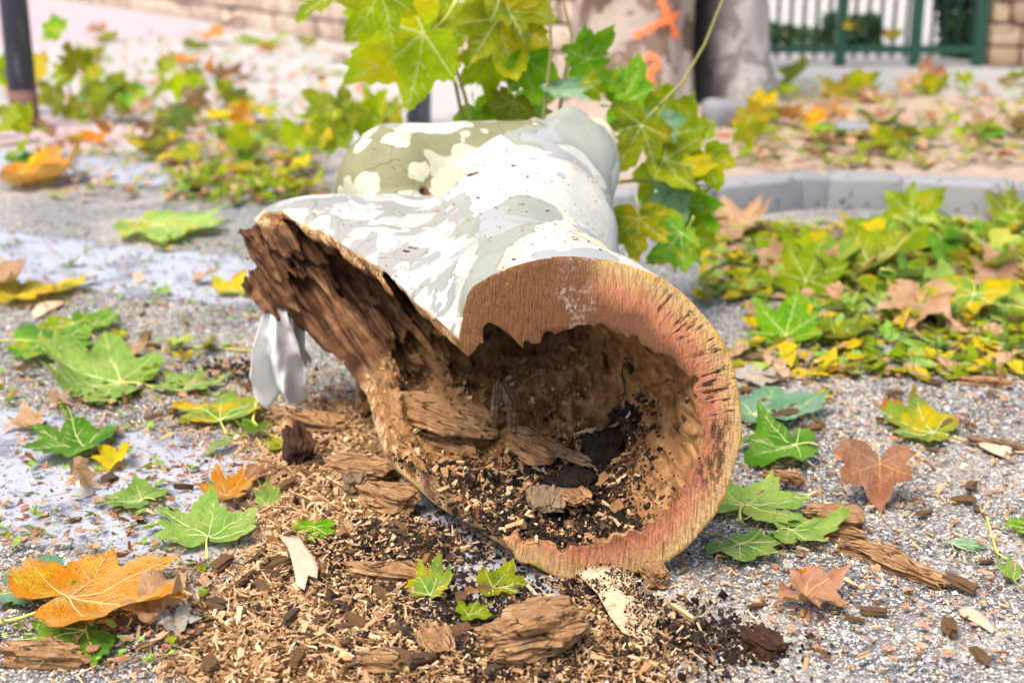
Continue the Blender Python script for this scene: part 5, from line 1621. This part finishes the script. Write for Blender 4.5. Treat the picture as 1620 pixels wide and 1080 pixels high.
# ------------------------------------------------------------------ single pieces of wood and bark
def chunk_mesh(name, w, l, h, seed, rough=.16, cuts=10, fibre=1.0):
    import bmesh
    bm = bmesh.new()
    bmesh.ops.create_cube(bm, size=1.0)
    bmesh.ops.subdivide_edges(bm, edges=bm.edges[:], cuts=cuts, use_grid_fill=True)
    s = Vector((seed * 3.7, seed * 1.3, seed * .9))
    for v in bm.verts:
        c = v.co.copy()
        t = 1 - .55 * abs(c.y * 2) ** 2.5 * (.5 + .5 * mnoise.noise(c * 2 + s))
        n1 = mnoise.noise(Vector((c.x * 7, c.y * 1.6, c.z * 7)) + s); n2 = mnoise.noise(Vector((c.x * 2.4, c.y * 2.4, c.z * 2.4)) + s * 1.7); n3 = mnoise.noise(Vector((c.x * 16, c.y * 3, c.z * 16)) + s)
        rg = 1 - abs(mnoise.noise(Vector((c.x * 5, c.y * 1.1, c.z * 5)) + s * 2.3)) * 2
        d = c.normalized() * (rg * rough * .55 + n1 * rough * fibre + n2 * rough * 1.4 + n3 * rough * .55 + mnoise.noise(c * 9 + s) * rough * .5)
        c = Vector((c.x * t, c.y + n1 * .10, c.z * t)) + d
        v.co = Vector((c.x * w, c.y * l, c.z * h))
    me = bpy.data.meshes.new(name); bm.to_mesh(me); bm.free()
    return me


def chunk_material(name, a, b, c):
    nt = NT(name, .9, .15)
    P = nt.coord()
    f = nt.math('ADD', nt.math('MULTIPLY', nt.noise(nt.mapping(P, (1, .22, 1)), 110, 7, .75, 1.2), .55), nt.math('MULTIPLY', nt.noise(P, 60, 6, .7), .45))
    col = nt.ramp(f, [(.32, a), (.5, b), (.68, c)])
    col = nt.mix(nt.step(nt.noise(P, 300, 3), .62, .7), col, (.06, .03, .018, 1))
    ck = nt.step(nt.voronoi(nt.mapping(P, (1, .18, 1)), 95, 'DISTANCE_TO_EDGE'), .09, .0)
    col = nt.mix(nt.math('MULTIPLY', ck, nt.step(nt.noise(P, 45, 3), .42, .58)), col, (.035, .016, .008, 1))
    return nt.done(col, None, nt.bump(nt.math('ADD', f, nt.math('MULTIPLY', nt.noise(P, 280, 4, .7), .3)), 1, .008))
chunk_mat = chunk_material("rotten_chunk", (.13, .06, .025, 1), (.40, .215, .095, 1), (.66, .44, .235, 1))
chunkd_mat = chunk_material("dark_chunk", (.02, .010, .008, 1), (.07, .032, .02, 1), (.18, .09, .05, 1))
chunkg_mat = chunk_material("grey_splinter", (.12, .075, .045, 1), (.26, .17, .10, 1), (.42, .30, .19, 1))
lump_mat = chunk_material("black_lump", (.008, .006, .006, 1), (.022, .015, .013, 1), (.055, .035, .028, 1))


def piece(name, label, px, py, w, l, h, yaw, mat_, seed, cat="wood chunk", rx=0, ry=0, z=None, at=None, group=None, rough=.16, sink=.004):
    me = chunk_mesh(name, w, l, h, seed, rough)
    o = obj(name, me, mat_)
    o.rotation_euler = (math.radians(rx), math.radians(ry), math.radians(yaw))
    g = np.array(at) if at is not None else G(px, py)
    zz = z if z is not None else (float(mound_z(g[0], g[1])) if at is None else g[2])
    o.location = (g[0], g[1], 0)
    settle(o, me, zz - sink)
    return tag(o, label, cat, group)


piece("wood_chunk", "largest brown rotten wood chunk at the bottom centre", 845, 1045, .055, .095, .042, -68, chunk_mat, 3, rough=.2)
piece("wood_chunk", "dark charred stub of wood standing left of the log mouth", 473, 745, .035, .05, .045, 20, chunkd_mat, 5, rx=35)
piece("wood_chunk", "flat tan slab of wood on the crumbs below the torn edge", 570, 765, .05, .085, .018, 75, chunk_mat, 7)
piece("wood_chunk", "pinkish flaky lump of wood beside the lower bark lip", 615, 815, .05, .075, .03, 60, chunk_mat, 8)
piece("wood_chunk", "grey brown knobbly lump above the pinkish flaky lump", 562, 800, .03, .035, .03, 10, chunkg_mat, 9)
piece("wood_chunk", "brown wood slab leaning at lower centre left of the largest chunk", 690, 1040, .03, .045, .018, 30, chunk_mat, 11, rx=18)
piece("wood_chunk", "pale broken wood lump at the bottom edge left of centre", 600, 1065, .03, .04, .018, 80, chunk_mat, 12)
piece("wood_chunk", "long tan splinter cluster in the crumbs left of the black drift", 620, 925, .03, .10, .018, 75, chunk_mat, 13)
piece("wood_chunk", "thick brown block lying behind the reddish leaf at right", 1320, 832, .045, .065, .024, 75, chunk_mat, 15)
piece("wood_chunk", "slim brown block in front of the thick block at right", 1330, 852, .02, .06, .014, 60, chunk_mat, 16)
piece("wood_chunk", "long stringy bundle of rotten wood fibres at right", 1425, 905, .024, .095, .014, 38, chunk_mat, 17, rough=.24)
piece("wood_chunk", "small stringy fibre bundle left of the long bundle at right", 1375, 880, .022, .06, .014, 70, chunk_mat, 18, rough=.24)
piece("wood_chunk", "brown stick resting on the pale green leaf right of the log", 1240, 775, .016, .05, .014, 70, chunk_mat, 19, z=.012)
piece("wood_chunk", "dark flaky lump in the black drift at lower right centre", 1210, 1030, .035, .045, .02, 30, chunkd_mat, 21)
piece("wood_chunk", "tiny tan chunk tucked under the sawn rim at right", 1035, 925, .025, .035, .025, 20, chunk_mat, 22)
piece("wood_chunk", "brown splinter lying on the asphalt far right", 1575, 710, .02, .075, .014, 60, chunkg_mat, 24)
piece("wood_chunk", "brown wood shard above the asphalt at the right edge", 1560, 610, .025, .075, .012, 70, chunk_mat, 25)
piece("wood_chunk", "broken tan shards right of the sawn ring in the litter", 1320, 590, .035, .07, .014, 65, chunk_mat, 26)
piece("wood_chunk", "brown roll of wood near the bottom left corner", 70, 1052, .025, .08, .022, 85, chunk_mat, 27)
piece("wood_chunk", "brown rotten lump at the rag foot", 440, 610, .06, .07, .035, 30, chunkd_mat, 28)
piece("wood_chunk", "tan rotten lump between rag foot and log", 505, 690, .05, .08, .025, 60, chunk_mat, 29)
piece("wood_chunk", "rust brown strip of wood left of the torn edge base", 580, 660, .03, .05, .07, 10, chunk_mat, 30)
# pieces lying in the hollow
def in_log(px, py): return on_floor(px, py)
piece("wood_slab", "broad tan slab of wood at the left of the hollow floor", 0, 0, .08, .13, .04, 70, chunk_mat, 31, at=in_log(700, 690), rx=8, ry=-6, cat="wood slab", sink=.016)
piece("wood_splinter", "left upright grey splinter standing in the hollow", 0, 0, .012, .013, .06, 10, chunkg_mat, 32, at=in_log(785, 680), rx=-14, ry=8, cat="splinter")
piece("wood_splinter", "right upright grey splinter standing in the hollow", 0, 0, .017, .014, .065, 40, chunkg_mat, 33, at=in_log(812, 690), rx=-10, ry=-6, cat="splinter")
piece("wood_splinter", "long grey splinter lying across the black humus in the hollow", 0, 0, .014, .095, .012, 40, chunkg_mat, 34, at=in_log(890, 745) + np.array([0, 0, .022]), ry=8, cat="splinter")
piece("wood_slab", "pale tan chip lying beside the long grey splinter in the hollow", 0, 0, .05, .06, .018, 60, chunk_mat, 35, at=in_log(850, 735) + np.array([0, 0, .014]), rx=14, cat="wood slab")
piece("humus_lump", "glossy black lump sitting deep in the hollow at right", 0, 0, .045, .045, .038, 10, lump_mat, 36, at=in_log(955, 730), cat="humus lump", rough=.13)
piece("humus_lump", "smaller black lump in front of the glossy one in the hollow", 0, 0, .05, .05, .03, 50, lump_mat, 37, at=in_log(905, 790) + np.array([0, 0, .004]), cat="humus lump", rough=.13)
piece("wood_slab", "curved brown flake on the black humus in the log mouth", 0, 0, .03, .075, .012, 20, chunk_mat, 38, at=in_log(905, 820) + np.array([0, 0, .02]), rx=-10, cat="wood slab")
piece("wood_slab", "greyish disc of wood on the humus heap in the hollow", 0, 0, .04, .035, .012, 0, chunkg_mat, 39, at=in_log(865, 825) + np.array([0, 0, .022]), rx=20, cat="wood slab")

# chips that can be told apart on the ground
chips = [chunk_mesh("wood_chip", 1, 1, 1, 60 + i, .15, 2) for i in range(8)]
rc = random.Random(77)
def chips_at(n, region, label, group, lo, hi, mats):
    for _ in range(n):
        x0, y0, x1, y1 = region[rc.randrange(len(region))]
        px, py = rc.uniform(x0, x1), rc.uniform(y0, y1)
        g = G(px, py); l = rc.uniform(lo, hi)
        me = chips[rc.randrange(8)]
        o = obj("wood_chip", me, rc.choice(mats), None, (g[0], g[1], 0), (rc.gauss(0, .2), rc.gauss(0, .2), rc.uniform(0, 3.14)), (l * rc.uniform(.2, .5), l, l * rc.uniform(.15, .3)))
        settle(o, me, float(mound_z(g[0], g[1])) + rc.uniform(-.001, .004))
        u = (px - min(q[0] for q in region)) / (max(q[2] for q in region) - min(q[0] for q in region)); v = (py - min(q[1] for q in region)) / (max(q[3] for q in region) - min(q[1] for q in region))
        sz = 'short' if l < lo + (hi - lo) * .33 else 'long' if l > lo + (hi - lo) * .67 else 'mid-sized'
        fat = 'flat' if o.scale[2] < l * .2 else 'thin' if o.scale[0] < l * .32 else 'stout'
        tone = 'greyish' if o.material_slots[0].material == chunkg_mat else 'tan'
        tag(o, f"{sz} {fat} {tone} {label}, {('left', 'middle', 'right')[min(2, int(u * 3))]} {('back', 'centre', 'front')[min(2, int(v * 3))]}", "wood chip", group)
chips_at(90, [(400, 720, 640, 1070), (320, 860, 700, 1075), (560, 940, 900, 1075)], "wood chip in the crumb heap below the log", "chips in the crumb heap", .012, .036, [chunk_mat, chunk_mat, chunkg_mat])
chips_at(45, [(1180, 600, 1600, 1050), (1150, 560, 1600, 700)], "wood chip on the asphalt right of the log", "chips on the asphalt at right", .014, .04, [chunk_mat, chunk_mat, chunkg_mat])
chips_at(40, [(0, 620, 400, 1050), (100, 480, 400, 700)], "wood chip on the ground left of the log", "chips on the ground at left", .014, .035, [chunk_mat, chunk_mat, chunkg_mat])


# bark flakes: thin curved plates with ragged outlines
nt = NT("bark_flake_inner", .8, .2)
P = nt.coord()
fl_mat = nt.done(nt.mix(nt.noise(P, 30, 5), (.52, .33, .22, 1), (.68, .48, .34, 1)), None, nt.bump(nt.noise(P, 120, 4), .5, .003))
nt = NT("bark_flap_crumbed", .85, .15)
P = nt.coord()
c1 = nt.mix(nt.noise(P, 40, 4), (.60, .44, .24, 1), (.74, .62, .44, 1))
c1 = nt.mix(nt.step(nt.noise(P, 60, 6, .75), .44, .70), c1, (.26, .14, .06, 1))
flap_mat = nt.done(c1, None, nt.bump(nt.noise(P, 170, 4, .7), .9, .005))


def flake(label, outline_px, mat_, zs=.006, arch=.008, seed=1, z0=.004, thick=.002, name="bark_flake", slope=None):
    pts = [G(x, y, z0) for x, y in outline_px]
    c = np.mean(pts, 0)
    n = len(pts); V, Fc = [], []
    rr = random.Random(seed)
    rings = [0, .35, .7, 1.0]
    rad = max(np.linalg.norm((p - c)[:2]) for p in pts)
    d0 = np.array([math.cos(seed), math.sin(seed)])
    def zof(p):
        q = (p - c)[:2] / rad
        z = arch * (1 - (q @ d0) ** 2) + .003 * mnoise.noise((q[0] * 3, q[1] * 3, seed))
        if slope is not None: z += slope * (p[1] - c[1])
        return z
    for layer in (0, 1):
        for f in rings[1:]:
            for p in pts:
                w = c + (p - c) * f
                V.append((w[0] - c[0], w[1] - c[1], zof(w) - layer * thick))
        V.append((0, 0, zof(c) - layer * thick))
    m = 3 * n + 1
    for layer in (0, 1):
        o = layer * m
        for k in range(n):
            k2 = (k + 1) % n
            t = [(o + 3 * n, o + k, o + k2)] + [(o + i * n + k, o + (i + 1) * n + k, o + (i + 1) * n + k2, o + i * n + k2) for i in range(2)]
            Fc += [tuple(reversed(q)) for q in t] if layer else t
    for k in range(n):
        k2 = (k + 1) % n
        Fc.append((2 * n + k, m + 2 * n + k, m + 2 * n + k2, 2 * n + k2))
    me = mesh(name, V, Fc)
    o = obj(name, me, mat_, None, (c[0], c[1], 0))
    settle(o, me, z0 - .002)
    return tag(o, label, "bark")


flake("pink beige bark flake lying on the crumbs left of the log", [(440, 848), (462, 850), (474, 852), (482, 872), (496, 890), (504, 905), (502, 922), (488, 918), (482, 938), (470, 932), (464, 905), (456, 875)], fl_mat, z0=.02, seed=2)
flake("flat tan bark flake by the yellow leaf at the left edge", [(50, 497), (60, 484), (85, 478), (103, 477), (100, 484), (78, 495), (55, 505)], fl_mat, seed=4)
flake("crumb covered bark flap drooping from the bottom of the sawn rim", [(912, 922), (945, 916), (975, 920), (1000, 930), (1005, 950), (1030, 970), (1045, 985), (1030, 995), (1040, 1022), (1015, 1016), (985, 1008), (965, 990), (945, 955), (930, 940)], flap_mat, z0=.012, seed=6, arch=.012, slope=.10)
flake("small brown bark sliver right of the half yellow leaf", [(1545, 700), (1575, 695), (1600, 715), (1598, 728), (1570, 722), (1550, 712)], fl_mat, seed=8)
flake("dull lilac bark sliver in the right foreground", [(1515, 965), (1530, 960), (1560, 980), (1575, 995), (1570, 1003), (1545, 990), (1520, 975)], fl_mat, seed=9)
flake("tan bark square on the middle white stripe", [(208, 432), (224, 430), (231, 446), (214, 450)], fl_mat, seed=10)

# crumbs lying on the drooping flap
fo = [o for o in COL.objects if o.name.startswith("bark_flake") and "crumb covered" in o.get("label", "")][0]
fv = np.array([tuple(fo.matrix_basis @ v.co) for v in fo.data.vertices]); fv = fv[:len(fv) // 2]
nb_ = 12 if False else (len(fv) - 1) // 3
ctr_ = fv[-1]
def flap_pts(n):
    k = r1.integers(0, nb_, n); k2 = (k + 1) % nb_; t = np.sqrt(r1.uniform(0, 1, (n, 1))); u_ = r1.uniform(0, 1, (n, 1))
    e = fv[2 * nb_ + k] * (1 - u_) + fv[2 * nb_ + k2] * u_
    m_ = fv[nb_ + k] * (1 - u_) + fv[nb_ + k2] * u_
    return np.where(t > .67, m_ + (e - m_) * (t - .67) / .33, ctr_ + (m_ - ctr_) * t / .67) + np.array([0, 0, .0012])
for nm_, n_, mt_, lo_ in (("flap_crumbs", 1100, dark_mat, .0014), ("flap_sawdust", 600, tan_mat, .0014)):
    p_ = flap_pts(n_); p_ = p_[(gnoise2(p_[:, 0], p_[:, 1], 28, 3) + r1.uniform(-.3, .3, len(p_))) > -.05]
    scatter(nm_, OCTV, OCTF, p_, r1.uniform(lo_, lo_ * 3, len(p_))[:, None] * r1.uniform(.6, 1.4, (len(p_), 3)), r1, 1.0, mt_, "%s crumbs lying on the drooping bark flap" % ("dark" if mt_ == dark_mat else "tan"))

# two loose bark scales in the crotch of the side branch
for lab, q in (("orange bark scale lying in the crotch of the side branch", (722, 287, 2.53)), ("smaller pink bark scale below the orange one in the crotch", (704, 302, 2.50))):
    me = chunk_mesh("bark_scale", .035, .04, .008, int(q[0]), .1, 3)
    hp = log_hit(q[0], q[1])
    tag(obj("bark_scale", me, fl_mat, None, tuple((hp if hp is not None else PY(*q)) + np.array([0, -.004, .006])), (.7, -.2, .4)), lab, "bark")

# ------------------------------------------------------------------ white rag hanging from the torn tip
nt = NT("rag_cloth", .8, .2)
P = nt.coord()
c1 = nt.mix(nt.noise(P, 14, 4), (.86, .84, .82, 1), (.92, .91, .90, 1))
c1 = nt.mix(nt.step(nt.noise(P, 130, 4, .6), .64, .70), c1, (.40, .26, .14, 1))
rag_mat = nt.done(c1, None, nt.bump(nt.noise(P, 200, 3), .25, .002))
tr = nt.n("BsdfTranslucent"); nt.set(tr.inputs[0], c1); mx = nt.n("MixShader"); mx.inputs[0].default_value = .5
nt.t.links.new(nt.b.outputs[0], mx.inputs[1]); nt.t.links.new(tr.outputs[0], mx.inputs[2]); nt.t.links.new(mx.outputs[0], nt.out.inputs[0])


def rag_panel(prof, folds, seed, tuck=.0):
    """prof: (py, left px, right px, Y) down the cloth; folds push the cloth in and out"""
    NU, NV = 44, 60
    V, Fc = [], []
    ys = [p[0] for p in prof]
    for j in range(NV):
        t = j / (NV - 1); py = ys[0] + (ys[-1] - ys[0]) * t
        l = np.interp(py, ys, [p[1] for p in prof]); rr = np.interp(py, ys, [p[2] for p in prof]); Y = np.interp(py, ys, [p[3] for p in prof])
        for i in range(NU):
            u = i / (NU - 1)
            hem = .0 if t < .8 else (t - .8) / .2 * (10 * math.sin(u * 7 + seed) + 8 * mnoise.noise((u * 4, seed, 0)))
            p = PY(l + (rr - l) * u, py + hem, Y)
            amp = .009 + .017 * t
            d = amp * (math.sin(u * folds * 6.28 + 1.1 * math.sin(t * 3 + seed)) + .5 * mnoise.noise((u * 6, t * 4, seed)))
            d += .016 * mnoise.noise((u * 2.6, t * 6, seed + 4)) * (0.3 + t) + .006 * mnoise.noise((u * 8, t * 11, seed + 9))
            p = p + np.array([0, d, 0])
            p[2] = max(p[2], .006)
            V.append(tuple(p))
    for j in range(NV - 1):
        for i in range(NU - 1):
            a = j * NU + i
            Fc.append((a, a + NU, a + NU + 1, a + 1))
    me = mesh("cloth_fold", V, Fc)
    return me
rag = tag(empty("white_rag", tuple(G(450, 630))), "soiled white rag hanging from the torn dark tip of the log", "rag")
ri = Matrix.Translation(-Vector(G(450, 630)))
for prof, folds, sd in (([(425, 422, 462, 2.38), (470, 422, 455, 2.34), (500, 415, 456, 2.29), (540, 404, 468, 2.27), (590, 398, 480, 2.27), (615, 406, 482, 2.28), (632, 428, 486, 2.29)], 1.6, 2),
                        ([(430, 440, 478, 2.40), (500, 448, 480, 2.34), (560, 455, 481, 2.33), (585, 466, 490, 2.33)], 1.3, 5)):
    me = rag_panel(prof, folds, sd)
    o = obj("cloth_fold", me, rag_mat, rag)
    o.matrix_parent_inverse = ri
    md = o.modifiers.new("thickness", 'SOLIDIFY'); md.thickness = .0012

# ------------------------------------------------------------------ twigs
def twig(label, pts3, r0, r1, mat_, seed=1):
    base = Vector(pts3[0])
    V, Fc = tube([tuple(Vector(p) - base) for p in pts3], list(np.linspace(r0, r1, len(pts3))), 7)
    o = obj("twig", mesh("twig", V, Fc), mat_, None, tuple(base))
    return tag(o, label, "twig")
twig("thin yellow-green twig with buds curling below the rag", [G(418, 615, .03), G(405, 640, .03), G(400, 665, .022), G(412, 680, .016), G(432, 690, .014), G(455, 692, .016)], .0028, .0018, pet_mat)
twig("long green leaf stalk lying flat between leaf and rag at left", [G(270, 548, .006), G(320, 549, .006), G(370, 552, .006), G(405, 556, .006)], .0025, .002, pet_mat)
twig("thin curved green stalk on the asphalt near the right edge", [G(1545, 798, .004), G(1562, 820, .004), G(1570, 850, .004), G(1578, 875, .004), G(1595, 885, .004)], .002, .0014, pet_mat)
twig("short dry brown twig on the ground behind the litter at left", [G(390, 502, .005), G(430, 495, .006), G(470, 500, .006)], .003, .002, petb_mat)
# yellow leaves stuck in the railings
for k, (px, py, dx) in enumerate(((1340, 45, 0), (1354, 43, .02), (1408, 58, 0), (1422, 56, .02))):
    me, _pm = protos[k]
    o = obj("plane_leaf", me, LM['yellow'], None, tuple(PY(px, py, 7.88)), (1.3, .3 * k, .2 + k), .055)
    o.material_slots[0].link = 'OBJECT'; o.material_slots[0].material = LM['yellow']
    tag(o, f"{('leftmost', 'second', 'third', 'rightmost')[k]} small yellow leaf caught between the green fence bars", "leaf", "yellow leaves in the fence")

# things that still share a label differ by how far off they lie
label_clash = {}
for o in COL.objects:
    if o.parent is None and "category" in o and "label" in o and o.get("kind") != "stuff":
        label_clash.setdefault(o["label"], []).append(o)
for lab, os_ in label_clash.items():
    if len(os_) > 1:
        os_.sort(key=lambda o: o.location.y)
        words = {2: ("nearer", "farther"), 3: ("nearest", "middle", "farthest")}.get(len(os_)) or ["nearest"] + ["%s nearest" % w for w in ("second", "third", "fourth", "fifth", "sixth", "seventh", "eighth", "ninth")]
        for w, o in zip(words, os_): o["label"] = w + " " + lab
